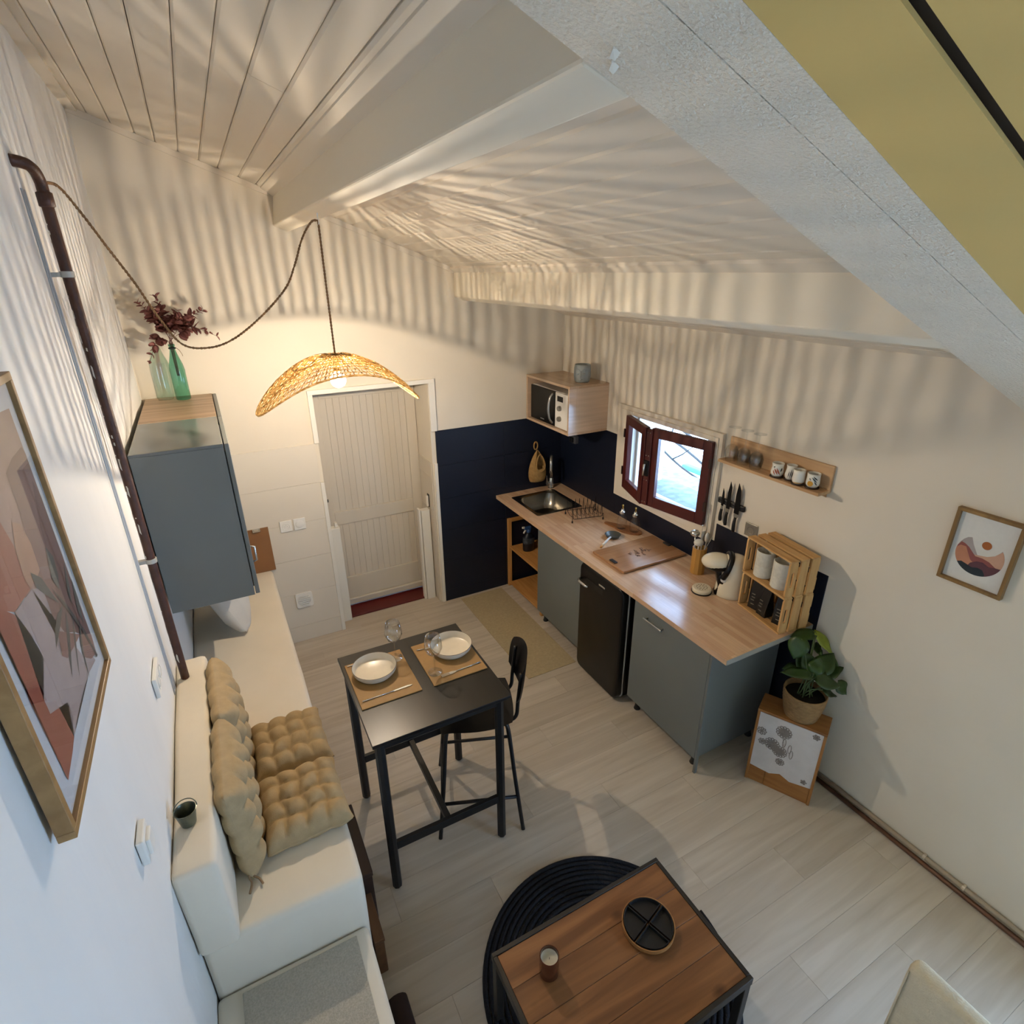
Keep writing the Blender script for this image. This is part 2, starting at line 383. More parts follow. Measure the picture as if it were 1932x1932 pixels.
# ---- right wall with window opening (y 2.33..3.08, z 1.19..1.715)
WY0, WY1, WZ0, WZ1 = 2.33, 3.09, 1.165, 1.715
bm = BM(); xo = XR+0.30
DY0, DY1, DZ1 = -1.45, -.25, 2.05
box(bm, XR, xo, YF, DY0, 0, 3.0); box(bm, XR, xo, DY0, DY1, DZ1, 3.0); box(bm, XR, xo, DY1, WY0, 0, 3.0); box(bm, XR, xo, WY1, 4.46, 0, 3.0)
box(bm, XR, xo, WY0, WY1, 0, WZ0); box(bm, XR, xo, WY0, WY1, WZ1, 3.0)
wall_right = struct('wall_right', bm, wall_m, 'beige painted side wall with small window')
obj('backsplash_panel', RB(XR-0.004, XR+.001, 3.262, YB, 0.0, 1.53, .001, 1), navy_m, wall_right)
obj('backsplash_panel', RB(XR-0.004, XR+.001, 2.25, 3.262, 0.0, 1.085, .001, 1), navy_m, wall_right)
obj('backsplash_panel', RB(XR-0.004, XR+.001, 1.495, 2.25, 0.0, 1.205, .001, 1), navy_m, wall_right)
# ---- plain front wall behind the viewer
wall_front = struct('wall_front', B(XL-0.3, XR+0.3, YF-0.25, YF, 0, 3.7), wall_m, 'plain cream wall')
# glazed garden door in the right wall, behind the viewer
bm = BM()
for a, b, c, d in ((DY0, DY0+.07, 0, DZ1), (DY1-.07, DY1, 0, DZ1), (DY0+.07, DY1-.07, 0, .10), (DY0+.07, DY1-.07, DZ1-.07, DZ1), (-.88, -.82, .10, DZ1-.07)): box(bm, XR+.08, XR+.13, a, b, c, d)
gd = struct('door_2', bm, white_m, 'glazed white garden door')
obj('pane', B(XR+.10, XR+.105, DY0+.07, -.88, .10, DZ1-.07), pane_m, gd); obj('pane', B(XR+.10, XR+.105, -.82, DY1-.07, .10, DZ1-.07), pane_m, gd)

# ---- ceiling: sloped deck, boards, beams, trims
bm = BM(); prism(bm, [(XL-.3, zr(XL-.3)+.03), (XR+.35, zr(XR+.35)+.03), (XR+.35, zr(XR+.35)+.09), (XL-.3, zr(XL-.3)+.09)], 'y', YF-.2, 4.46)
ceiling = struct('ceiling', bm, dark_m, 'sloping white painted board ceiling with beams')
def boards(x0, x1, n, y0=0.80, y1=YB+.005):
    edges = [x0 + (x1-x0)*(i + (0 if i in (0, n) else random.uniform(-.06, .06)))/n for i in range(n+1)]
    for i, (a, b) in enumerate(zip(edges, edges[1:])):
        g_ = 0.0012; a += g_; b -= g_; dz = random.uniform(-.0012, .0012)
        c = 0.006
        def Q(u, h): return (u, zr(u)+h+dz)
        poly = [Q(a, .020), Q(a, c), Q(a+c, 0), Q(b-c, 0), Q(b, c), Q(b, .020)]
        cuts = [y0, y1]
        if i % 3 == 1: cuts = [y0, random.uniform(1.5, 3.2), y1]
        for p, q in zip(cuts, cuts[1:]):
            bm = BM(); prism(bm, poly, 'y', p+(.001 if p > y0 else 0), q-(.001 if q < y1 else 0)); obj('board', bm, ceil_m, ceiling)
boards(XL-.005, 0.565, 10); boards(0.60, 1.70, 11); boards(1.76, XR+.02, 9)
bm = BM(); prism(bm, [(.555, 3.12), (.524, 2.926), (.609, 2.8945), (.665, 3.08)], 'y', .78, YB+.01); bev(bm, .006, 2); obj('beam', bm, beam_m, ceiling)
bm = BM(); prism(bm, [(1.684, 2.70), (1.684, 2.494), (1.765, 2.464), (1.80, 2.66)], 'y', .80, YB+.01); bev(bm, .006, 2); obj('beam', bm, beam_m, ceiling)
# cover strips
for x0, x1, h in ((0.485, 0.553, .014), (1.655, 1.69, .02)):
    bm = BM(); prism(bm, [(x0, zr(x0)-h*.6), (x1, zr(x1)-h-.012), (x1, zr(x1)+.004), (x0, zr(x0)+.004)], 'y', .80, YB+.004); obj('cover_strip', bm, ceil_m, ceiling)
bm = BM(); prism(bm, [(XL-.005, zr(XL)+.004), (XL-.005, zr(XL)-.02), (XL+.05, zr(XL+.05)-.012), (XL+.05, zr(XL+.05)+.004)], 'y', .80, YB+.004); obj('cover_strip', bm, ceil_m, ceiling)
for a, b in ((XL, .53), (.60, 1.684)):
    bm = BM(); prism(bm, [(a, zr(a)), (b, zr(b)), (b, zr(b)-.032), (a, zr(a)-.032)], 'y', YB-.012, YB+.004); obj('cover_strip', bm, ceil_m, ceiling)
# lowered ceiling over the mezzanine
def sof(name, y0a, y0b, y1a, y1b, m, thick=.018, riser=False):
    xa, xb = XL-.01, XR+.01
    def yy(p, q, x): return p + (q-p)*(x-.4)/2.0
    bm = BM(); V = []
    for top in (0, 1):
        for x, s in ((xa, 0), (xb, 0), (xb, 1), (xa, 1)):
            yv = yy(y1a, y1b, x) if s else yy(y0a, y0b, x)
            zt = zr(x)+.02 if (riser and s) else zs(x)+thick
            V.append((x, yv, zt if top else zs(x)))
    hexa(bm, V); obj(name, bm, m, ceiling)
sof('soffit_panel', .602, .645, .765, .865, text_m, riser=True)
sof('soffit_panel', .522, .612, .5995, .6425, text_m)
sof('soffit_panel', .408, .408, .5215, .6115, yellow_m, .006)
sof('soffit_panel', -1.62, -1.62, .391, .391, yellow_m, .006)
obj('soffit_deck', (lambda b_: prism(b_, [(XL, zs(XL)+.03), (XR, zs(XR)+.03), (XR, zs(XR)+.05), (XL, zs(XL)+.05)], 'y', YF, .74))(BM()), dark_m, ceiling)
# paint chips hanging from the wallpaper
chip_m = mat('paint_chip', '#E4DCCB', .8)
for px, py in ((1160, 95), (1158, 121)):
    d = ray(px, py); tt = (3.12-CAMZ)/(d.z+.373*d.x); p = CAM+d*tt
    bm = BM(); a = [bm.verts.new(p+Vector(q)) for q in ((-.006, -.004, 0), (.008, -.006, 0), (.005, .006, -.009), (-.004, .005, -.006))]; bm.faces.new(a)
    a2 = [bm.verts.new(v.co+Vector((0, 0, .002))) for v in a]; bm.faces.new(a2[::-1])
    for i in range(4): bm.faces.new((a[i], a2[i], a2[(i+1) % 4], a[(i+1) % 4]))
    obj('paint_flake', bm, chip_m, ceiling)

# ---- window_1: painted frame and two inward-open red sashes
bm = BM(); fx0, fx1 = XR-.024, XR+.001
for a, b, c, d in ((WY1, 3.255, 1.072, 1.772), (2.275, WY0, 1.072, 1.772), (WY0, WY1, 1.072, WZ0), (WY0, WY1, WZ1, 1.772)): box(bm, fx0, fx1, a, b, c, d)
window = struct('window_1', bm, wall_m, 'small window with cream frame and dark red sashes open inwards')
for a, b, c, d in ((WY1+.001, 3.215, 1.105, 1.745), (2.30, WY0-.001, 1.105, 1.745), (WY0, WY1, 1.105, WZ0-.001), (WY0, WY1, WZ1+.001, 1.745)):
    obj('frame_rail', RB(fx0-.010, fx0+.002, a, b, c, d, .003), wall_m, window)
# reveal stop
bm = BM()
for a, b, c, d in ((WY0, WY0+.02, WZ0, WZ1), (WY1-.02, WY1, WZ0, WZ1), (WY0, WY1, WZ0, WZ0+.02), (WY0, WY1, WZ1-.02, WZ1)): box(bm, XR+.02, XR+.06, a, b, c, d)
obj('window_stop', bm, wall_m, window)
def sash(hinge, width, ang, sgn, z0, z1):
    """sash in a local frame: u from hinge to free edge, n towards the room"""
    H = Vector((hinge[0], hinge[1], 0)); u = Vector((-math.sin(ang), -sgn*math.cos(ang), 0)); nn = Vector((-math.cos(ang), sgn*math.sin(ang), 0))
    def hb(bm, a, b, c, d, e, f):
        q = lambda s, t, z: H + u*s + nn*t + Vector((0, 0, z))
        hexa(bm, [q(a, c, e), q(b, c, e), q(b, d, e), q(a, d, e), q(a, c, f), q(b, c, f), q(b, d, f), q(a, d, f)])
    bm = BM(); st = 0.058; tk = .035
    hb(bm, 0, st, 0, tk, z0, z1); hb(bm, width-st, width, 0, tk, z0, z1); hb(bm, st, width-st, 0, tk, z0, z0+.075); hb(bm, st, width-st, 0, tk, z1-.06, z1)
    bmesh.ops.recalc_face_normals(bm, faces=bm.faces[:]); bev(bm, .003, 1)
    s = obj('sash', bm, red_m, window)
    bm = BM(); hb(bm, st-.004, width-st+.004, tk/2-.002, tk/2+.002, z0+.07, z1-.055); obj('pane', bm, pane_m, s)
    for zz in (z0+.10, z1-.16):
        bm = BM(); hb(bm, -.008, .006, tk-.006, tk+.008, zz, zz+.06); obj('hinge', bm, mat('dark_hinge', '#2A1512', .5), s)
    if sgn < 0:   # right-hand sash carries cover strip, bolts and handle
        bm = BM(); hb(bm, width-.015, width+.03, tk-.004, tk+.014, z0+.005, z1-.005); bev(bm, .004, 1); obj('cover_strip', bm, red_m, s)
        zm = (z0+z1)/2
        bm = BM(); hb(bm, width-.012, width+.026, tk+.012, tk+.026, zm-.055, zm+.055); bev(bm, .004, 1); h = obj('handle_plate', bm, gloss_black_m, s)
        bm = BM(); q = H+u*(width+.007)+nn*(tk+.02)
        tube(bm, [q+Vector((0, 0, zm+.03)), q+nn*.022+Vector((0, 0, zm+.03)), q+nn*.026+Vector((0, 0, zm-.045))], [.006, .007, .006], 8); obj('handle', bm, chrome_m, s, True)
        for zz in (z0+.03, z1-.03, zm+.085, zm-.085):
            for du in (-.002, .018):
                bm = BM(); ball(bm, H+u*(width+du)+nn*(tk+.014)+Vector((0, 0, zz)), .004, u=8, v=6); obj('screw', bm, steel_m, s, True)
    return s
sash((2.600, 3.108), 0.352, math.radians(18), 1, 1.178, 1.718)
sash((2.600, 2.318), 0.445, math.radians(11), -1, 1.178, 1.718)

# ---- view outside the window
ground_m = mat('pale_gravel', '#E6E6E2', .9, var=.05, vs=3)
struct('ground', B(XR+.3, 14, -4, 16, -.3, .0), ground_m, 'pale sunlit ground outside')
stone_m = mat('grey_stone', '#666E75', .9, var=.3, vs=18, bump=.6, bs=40)
obj('outer_sill', RB(XR+.065, XR+.36, WY0+.002, WY1-.002, WZ0+.0005, WZ0+.014, .003), stone_m, window)
tag(obj('stone_parapet', RB(3.02, 3.75, 1.2, 6.5, 0, .93, .03), stone_m), 'grey stone parapet wall outside the window', 'wall')
tag(obj('roof_sheet', RB(5.80, 5.92, 5.25, 5.75, 0.0, .07, .02), mat('teal_sheet', '#2F8C85', .6)), 'teal sheet lying outside beyond the parapet', 'sheet')
bark_m = mat('bark', '#38342F', .9, var=.2, vs=20)
tree = thing('bare_tree', 'bare dark tree reaching across the view outside the window', 'tree', (4.4, 6.1, 0))
bm = BM(); tube(bm, spline([(4.4, 6.1, 0), (4.38, 6.05, .9), (4.42, 6.0, 1.8), (4.35, 5.9, 2.8)], 5), [.07]*6+[.06]*5+[.045]*5, 10); obj('trunk', bm, bark_m, tree, True)
for k, (pts, r0) in enumerate([
        ([(4.40, 6.0, 1.85), (4.3, 4.9, 1.42), (4.4, 4.1, 1.2), (4.45, 3.3, .80)], .028),
        ([(4.40, 6.03, 1.45), (4.6, 5.1, 1.15), (4.7, 4.1, .75), (4.7, 3.0, .35)], .024),
        ([(4.38, 5.95, 2.4), (4.1, 4.6, 1.6), (4.15, 4.2, 1.30), (4.2, 3.5, 1.25)], .030),
        ([(4.38, 5.95, 2.3), (4.1, 4.78, 1.75), (4.1, 4.7, 1.3), (4.12, 4.68, .95)], .020),
        ([(4.38, 6.05, .95), (4.9, 5.2, .75), (4.9, 4.2, .45), (4.95, 3.6, .2)], .022),
        ([(4.40, 6.0, 2.0), (4.2, 5.0, 1.2), (4.2, 4.3, .8), (4.2, 3.6, .65)], .02),
        ([(4.40, 6.0, 2.6), (4.0, 4.9, 1.9), (3.95, 4.1, 1.62), (3.9, 3.4, 1.5)], .022)]):
    bm = BM(); P = spline(pts, 6); tube(bm, P, [r0*(1-.6*i/len(P)) for i in range(len(P))], 6)
    for i in range(4, len(P)-2, 4):
        q = P[i]; dv = Vector((random.uniform(-.05, .05), random.uniform(-.3, .1), random.uniform(-.25, .25)))
        tube(bm, [q, q+dv*.5, q+dv+Vector((0, 0, .03))], [r0*.5, r0*.4, r0*.2], 5)
    obj('branch', bm, bark_m, tree, True)

# ================================================================== BUILT-IN BENCH, STAIR, LEFT WALL
def wobble(bm, amp=.004, f=4):
    for v in bm.verts:
        p = v.co; v.co += Vector((noise.noise(p*f), noise.noise(p*f+Vector((5, 0, 0))), noise.noise(p*f+Vector((0, 9, 0)))))*amp
    return bm
def cut_box(x0, x1, y0, y1, z0, z1, r=.025, step=.12):
    bm = B(x0, x1, y0, y1, z0, z1)
    for ax, a, b in ((0, x0, x1), (1, y0, y1), (2, z0, z1)):
        n = int((b-a)/step)
        for i in range(1, n+1):
            co = [0, 0, 0]; no = [0, 0, 0]; co[ax] = a+(b-a)*i/(n+1); no[ax] = 1
            bmesh.ops.bisect_plane(bm, geom=bm.verts[:]+bm.edges[:]+bm.faces[:], plane_co=co, plane_no=no)
    sharp = [e for e in bm.edges if len(e.link_faces) == 2 and e.calc_face_angle(0) > 1]
    bmesh.ops.bevel(bm, geom=sharp, offset=r, segments=3, profile=.5, affect='EDGES')
    wobble(bm)
    for v in bm.verts: v.co.x = max(v.co.x, x0); v.co.z = max(v.co.z, z0)
    return bm
bench = thing('bench', 'white plastered masonry bench built along the left wall', 'bench', (-0.12, 2.7, 0))
obj('seat_block', cut_box(XL+.0005, .148, 1.455, YB-.009, 0, .675), plaster_m, bench, True)
tag(obj('back_ledge', cut_box(XL+.0005, -.252, 1.425, 2.57, .675, 1.055, .02), plaster_m, None, True), 'white plastered ledge above the bench, against the left wall', 'ledge')
st = thing('stair_step', 'white plastered stair step with a beige carpet tread below the bench', 'step', (-0.12, 1.1, 0))
obj('riser_block', cut_box(XL+.0005, .136, .62, 1.453, 0, .425, .018), plaster_m, st, True)
obj('carpet_tread', RB(-.295, .090, .68, 1.425, .423, .433, .003), mat('sisal_carpet', '#B5AE9E', .95, var=.13, vs=160, bump=.8, bs=260, spec=.1), st)
# wooden boxes pushed against the bench
bx_ = thing('storage_box', 'dark brown wooden box on the floor against the bench side', 'box', (.19, 1.85, 0))
obj('body', RB(.156, .214, 1.72, 2.08, 0, .30, .004), mat('dark_walnut', '#33221A', .55, var=.2, vs=12), bx_)
obj('lid', RB(.154, .217, 1.71, 2.09, .30, .325, .004), mat('dark_walnut', '#33221A'), bx_)
bx_ = thing('storage_box', 'tan wooden box standing beside the dark box at the bench', 'box', (.18, 1.6, 0))
obj('body', RB(.154, .193, 1.50, 1.70, 0, .20, .004), wood('tan_box', '#553823', '#6B4A2E', 'y'), bx_)
obj('lid', RB(.154, .196, 1.495, 1.705, .20, .218, .004), wood('tan_box', '#7A5330', '#94683F', 'y'), bx_)
bm = BM(); P = [(.186, 1.20, .12), (.186, 1.36, .12)]; tube(bm, P, .042, 14); tag(obj('log', bm, mat('bark_log', '#2B1A12', .9, var=.3, vs=20, bump=.5), smooth=True, auto=True), 'dark round log lying on the floor beside the carpeted step', 'log')
# log stand-off: rests on the floor
bpy.data.objects['log'].location.z = -.078

# ---- wall cupboards on the left wall
def cupboard(label, y0, y1, top_m, body_m, handle):
    t = thing('wall_cabinet', label, 'cabinet', (-.17, (y0+y1)/2, 1.2))
    obj('carcass', RB(-.358, .002, y0, y1, 1.197, 1.958, .0015, 1), body_m, t)
    obj('top_panel', RB(-.358, .002, y0, y1, 1.958, 1.972, .0015, 1), top_m, t)
    d = obj('door', RB(.007, .026, y0+.002, y1-.002, 1.200, 1.970, .002, 1), grey_m, t)
    obj('edge_band', RB(.0025, .0065, y0+.030, y1-.030, 1.23, 1.93, .0005, 1), grey_m, t)
    if handle: 
        bm = BM(); yh = y0+.10
        tube(bm, [(.026, yh, 1.33), (.044, yh, 1.335), (.044, yh, 1.22+.19), (.026, yh, 1.415)], .005, 8); obj('handle', bm, chrome_m, d, True)
    return t
grey_gloss = mat('grey_laminate_top', '#6D7271', .18, var=.03, vs=3, spec=.5)
cupboard('grey laminate wall cupboard beside the brown pipe', 2.75, 3.345, grey_gloss, grey_m, True)
cupboard('wall cupboard with oak top carrying the green bottle', 3.347, 4.042, wood('oak_top', '#A2866A', '#BFA284', 'x', .8, .4), grey_m, False)

# ---- brown pipe with clips and cables
pipe_m = mat('flaking_brown_paint', '#4A2C20', .5, var=.25, vs=25, bump=.5, bs=60)
t = thing('heating_pipe', 'old brown pipe with flaking paint running up the left wall', 'pipe', (-.335, 2.42, 1.056))
bm = BM(); tube(bm, spline([(-.335, 2.42, 1.056), (-.335, 2.42, 1.6), (-.335, 2.42, 2.5), (-.335, 2.42, 2.86), (-.335, 2.41, 2.935), (-.345, 2.36, 2.965), (-.385, 2.33, 2.972)], 6), .0165, 10); obj('tube', bm, pipe_m, t, True)
bm = BM(); lathe(bm, [(.0165, 0), (.022, .003), (.022, .04), (.0165, .043)], 12, (-.335, 2.42, 2.86)); obj('coupling', bm, pipe_m, t, True)
random.seed(3)
bm = BM()
for k in range(60):
    z = random.uniform(1.1, 2.85); a = random.choice((-PI*.98, -PI*.9, -PI*.8, -PI*.62))+random.uniform(-.1, .1); r = .0168; dz = random.choice((.004, .006, .010, .022, .035))
    q = [(-.335+r*math.cos(a+s*.13)*1.01, 2.42+r*math.sin(a+s*.13)*1.01, z+h*dz) for s, h in ((-1, 0), (1, -.3), (1.2, .8), (-.6, 1))]
    q2 = [(-.335+(x+.335)*1.05, 2.42+(y_-2.42)*1.05, z_) for x, y_, z_ in q]
    hexa(bm, q+q2)
bmesh.ops.recalc_face_normals(bm, faces=bm.faces[:]); obj('bare_patches', bm, mat('primer', '#D8D2C6', .8), t)['kind'] = 'stuff'
for z in (2.66, 1.62):
    bm = BM(); lathe(bm, [(.017, 0), (.0205, .001), (.0205, .018), (.017, .019)], 14, (-.335, 2.42, z)); box(bm, -.385, -.352, 2.41, 2.43, z+.002, z+.016); obj('clip', bm, mat('clip_metal', '#B9B6AD', .5, .3), t, True, auto=True)
for k, yy in enumerate((2.355, 2.318)):
    bm = BM(); tube(bm, [(-.372, yy, 1.057), (-.370, yy, 1.8), (-.371, yy, 2.9)], .003, 6)
    tag(obj('electric_cable', bm, mat('painted_cable', '#B9BFC6', .6), smooth=True), 'thin painted cable on the left wall ' + ('right beside the brown pipe' if k == 0 else 'farther from the brown pipe'), 'cable')

# ---- switch and hook on the left wall
t = thing('wall_socket', 'white double wall socket on the plaster above the ledge', 'socket', (-.37, 2.07, 1.32))
obj('plate', RB(-.378, -.364, 2.00, 2.15, 1.28, 1.36, .003), plastic_m, t)
for yy in (2.04, 2.11):
    bm = BM(); lathe(bm, [(0, 0), (.018, 0), (.02, -.005), (.024, -.005), (.025, 0)], 16); bmesh.ops.rotate(bm, verts=bm.verts[:], matrix=Matrix.Rotation(PI/2, 3, 'Y')); bmesh.ops.translate(bm, verts=bm.verts[:], vec=(-.362, yy, 1.32)); obj('insert', bm, plastic_m, t, True)
t = thing('light_switch', 'white light switch on the plaster near the small metal bucket', 'switch', (-.37, 1.33, 1.33))
obj('plate', RB(-.380, -.362, 1.29, 1.37, 1.295, 1.375, .004), plastic_m, t); obj('rocker', RB(-.364, -.352, 1.305, 1.355, 1.31, 1.36, .004), plastic_m, t)

# ---- small metal bucket on the ledge
t = thing('metal_bucket', 'small zinc bucket on the bench ledge', 'bucket', (-.325, 1.615, 1.055))
bm = BM(); lathe(bm, [(0, 0), (.022, 0), (.031, .055), (.033, .057), (.031, .058), (.029, .055), (.021, .006), (0, .006)], 20, (-.325, 1.615, 1.057)); obj('body', bm, mat('zinc', '#6E7468', .35, .8, var=.15, vs=20), t, True, auto=True)
bm = BM(); tube(bm, [(-.325+.033*math.cos(a), 1.615+.033*math.sin(a)*.9+.008, 1.110+.012*math.sin(a)) for a in [PI*i/12 for i in range(13)]], .0018, 6); obj('handle', bm, mat('zinc', '#6E7468'), t, True)

# ================================================================== CUSHIONS
def cushion_mesh(w_, d, th_, N=4, seed=0, res=44):
    random.seed(seed); bm = BM(); off = random.uniform(0, 50); top, bot = [], []
    def H(u, v):
        e = max(0.0, min(1.0, (1-abs(2*u-1)**3.2)*(1-abs(2*v-1)**3.2)))**.26
        uu = u+.018*math.sin(2*PI*v*2+seed); vv = v+.018*math.sin(2*PI*u*2+seed*2)
        puff = (abs(math.sin(PI*N*uu))*abs(math.sin(PI*N*vv)))**.42
        inner = 0.48+.52*puff
        return e*inner*th_ + .004*noise.noise((u*9+off, v*9, 0))*e
    for j in range(res+1):
        a, b = [], []
        for i in range(res+1):
            u, v = i/res, j/res
            px = (u-.5)*w_; py = (v-.5)*d
            k = 1-.05*(abs(2*u-1)*abs(2*v-1))**3*-1
            px += .006*noise.noise((v*6+off, 1, u)); py += .006*noise.noise((u*6+off, 2, v))
            h = H(u, v)
            a.append(bm.verts.new((px*k, py*k, th_*.32+h*.68))); b.append(bm.verts.new((px*k, py*k, th_*.32-min(h*.5, th_*.32))))
        top.append(a); bot.append(b)
    for j in range(res):
        for i in range(res):
            bm.faces.new((top[j][i], top[j][i+1], top[j+1][i+1], top[j+1][i])); bm.faces.new((bot[j][i], bot[j+1][i], bot[j+1][i+1], bot[j][i+1]))
    for i in range(res):
        bm.faces.new((bot[0][i], bot[0][i+1], top[0][i+1], top[0][i])); bm.faces.new((top[res][i], top[res][i+1], bot[res][i+1], bot[res][i]))
        bm.faces.new((top[i][0], top[i+1][0], bot[i+1][0], bot[i][0])); bm.faces.new((bot[i][res], bot[i+1][res], top[i+1][res], top[i][res]))
    return bm
def cushion(label, loc, rot, w_, d, th_, seed, ties=None):
    t = thing('tufted_cushion', label, 'cushion', loc); t.rotation_euler = rot
    obj('pad', cushion_mesh(w_, d, th_, 4, seed), linen_m, t, True, world=False)
    bm = BM(); 
    for i in range(1, 4):
        for j in range(1, 4): ball(bm, ((i/4-.5)*w_, (j/4-.5)*d, th_*.32+th_*.40*.66), .004, u=6, v=4)
    obj('tufting_stitches', bm, linen_m, t, True, world=False)['kind'] = 'stuff'
    if ties:
        for k, q in enumerate(ties):
            bm = BM(); tube(bm, spline(q, 5), .004, 6); obj('tie', bm, mat('tie_fabric', '#94795A', .9), t, True, world=False)
    return t
cushion('tan tufted seat cushion lying on the bench beside the bare plaster end', (.012, 1.845, .674), (0, 0, .03), .305, .335, .115, 1)
cushion('tan tufted seat cushion lying on the bench towards the wall cupboards', (.012, 2.192, .674), (0, 0, .02), .30, .325, .115, 5)
cushion('tan tufted back cushion leaning on the ledge near the zinc bucket', (-.244, 1.835, .880), (0, PI/2-.05, 0), .40, .40, .115, 2,
        ties=[[(.17, -.19, .03), (.190, -.205, .025), (.196, -.225, .03), (.198, -.26, .02)], [(.17, -.19, .03), (.190, -.205, .04), (.196, -.22, .055), (.198, -.245, .065)]])
cushion('tan tufted back cushion leaning on the far end of the ledge', (-.244, 2.262, .880), (0, PI/2-.05, .03), .40, .40, .115, 8)
# pale pillow under the cupboard
bm = cushion_mesh(.42, .42, .20, 1, 3, 26)
o = tag(obj('pillow', bm, mat('pale_cotton', '#C9C7C0', .95, var=.04, bump=.2, bs=200), smooth=True), 'pale grey pillow on the bench under the wall cupboards', 'pillow'); o.location = (-.25, 3.43, .88); o.rotation_euler = (0, PI/2-.35, .15)
# clipboard
t = thing('clipboard', 'brown hardboard clipboard leaning on the tiles at the bench end', 'clipboard', (.06, 4.0265, .675))
bm = B(-.045, .113, -.002, .002, 0, .335); bev(bm, .0015, 1); bmesh.ops.rotate(bm, verts=bm.verts[:], matrix=Matrix.Rotation(-.055, 3, 'X')); obj('board', bm, mat('hardboard', '#8A5F38', .5, var=.08), t, world=False)
bm = BM(); box(bm, .01, .06, -.012, .004, .315, .335); tube(bm, [(.015, -.008, .325), (.02, -.022, .335), (.05, -.022, .335), (.055, -.008, .325)], .002, 6); bmesh.ops.translate(bm, verts=bm.verts[:], vec=(0, .014, 0)); obj('clip', bm, chrome_m, t, world=False)

# ---- bottle, eucalyptus, carafe on the cupboard
green_m = glass('green_bottle_glass', (.36, .66, .56), .25)
BX, BY, BZ = -.150, 3.925, 1.9725
t = thing('glass_bottle', 'green swing-top glass bottle on the oak cupboard top', 'bottle', (BX, BY, BZ))
bm = BM(); lathe(bm, [(0, .003), (.036, .001), (.040, .006), (.040, .12), (.0405, .135), (.040, .15), (.041, .17), (.036, .205), (.022, .255), (.015, .285), (.0145, .305), (.017, .308), (.017, .318), (.0125, .32)], 28, (BX, BY, BZ)); obj('body', bm, green_m, t, True)
bm = BM(); lathe(bm, [(.0175, .292), (.0195, .293), (.0195, .300), (.0175, .301)], 16, (BX, BY, BZ)); obj('collar', bm, mat('dark_rubber', '#16211E', .6), t, True)
bm = BM(); tube(bm, [(BX+.018, BY-.004, BZ+.30), (BX+.034, BY-.01, BZ+.285), (BX+.044, BY-.012, BZ+.262), (BX+.046, BY-.012, BZ+.25)], .0015, 6); obj('wire_bail', bm, mat('bail_wire', '#8A6A4C', .4, .6), t, True)
t2 = thing('glass_carafe', 'clear ribbed glass vase beside the green bottle', 'vase', (-.245, 3.97, BZ))
prof = [(0, .003), (.040, .002)]
for i in range(9): prof += [(.044+.0015*(i % 2), .012+i*.021)]
prof += [(.043, .205), (.046, .215)]
bm = BM(); lathe(bm, prof, 24, (-.245, 3.97, BZ)); obj('body', bm, clear_m, t2, True)
leaf_m = translucent('dusty_pink_leaf', '#A8706C', .35, '#C08C86')
def leaf_mesh(L, W, bend=.15, heart=0.0, nseg=6):
    bm = BM(); rows = []
    for i in range(nseg+1):
        s = i/nseg; wd = W*math.sin(PI*min(1, s*.93+.07))**(.75) * (1-.25*s)
        if heart: wd = W*(math.sin(PI*s**.55))**.8
        y_ = L*s - (heart*L*.0); z_ = -bend*L*s*s
        rows.append([(-wd/2, y_-heart*.06*L*(1-s)*4*(s < .25), z_+.12*wd), (0, y_, z_), (wd/2, y_-heart*.06*L*(1-s)*4*(s < .25), z_+.12*wd)])
    V = [[bm.verts.new(p) for p in r] for r in rows]
    for a, b in zip(V, V[1:]):
        for k in range(2): bm.faces.new((a[k], a[k+1], b[k+1], b[k]))
    bmesh.ops.solidify(bm, geom=bm.faces[:], thickness=.0008)
    me = bpy.data.meshes.new('leaf'); bm.to_mesh(me); bm.free()
    for p in me.polygons: p.use_smooth = True
    return me
small = leaf_mesh(.052, .046, .1); small.materials.append(leaf_m)
tiny = leaf_mesh(.032, .022, .1); tiny.materials.append(leaf_m)
def put_leaf(me, parent, p, d, roll, name='leaf', scale=1.0):
    """leaf at p pointing along d"""
    y_ = Vector(d).normalized(); a = Vector((0, 0, 1)) if abs(y_.z) < .95 else Vector((1, 0, 0))
    x_ = y_.cross(a).normalized(); z_ = x_.cross(y_)
    M = Matrix((x_, y_, z_)).transposed().to_4x4() @ Matrix.Rotation(roll, 4, 'Y') @ Matrix.Scale(scale, 4)
    M.translation = Vector(p); o = bpy.data.objects.new(name, me); COL.objects.link(o); o.parent = parent; o.matrix_basis = M; return o
random.seed(11)
neck = Vector((BX, BY, BZ+.30))
stems = [((-.11, -.03, .25), 14), ((-.02, -.05, .28), 14), ((.20, -.03, .20), 13), ((.245, .0, .05), 11), ((-.12, -.05, -.06), 10), ((.08, -.06, .17), 12), ((-.04, .01, .16), 12), ((.07, -.02, .20), 12)]
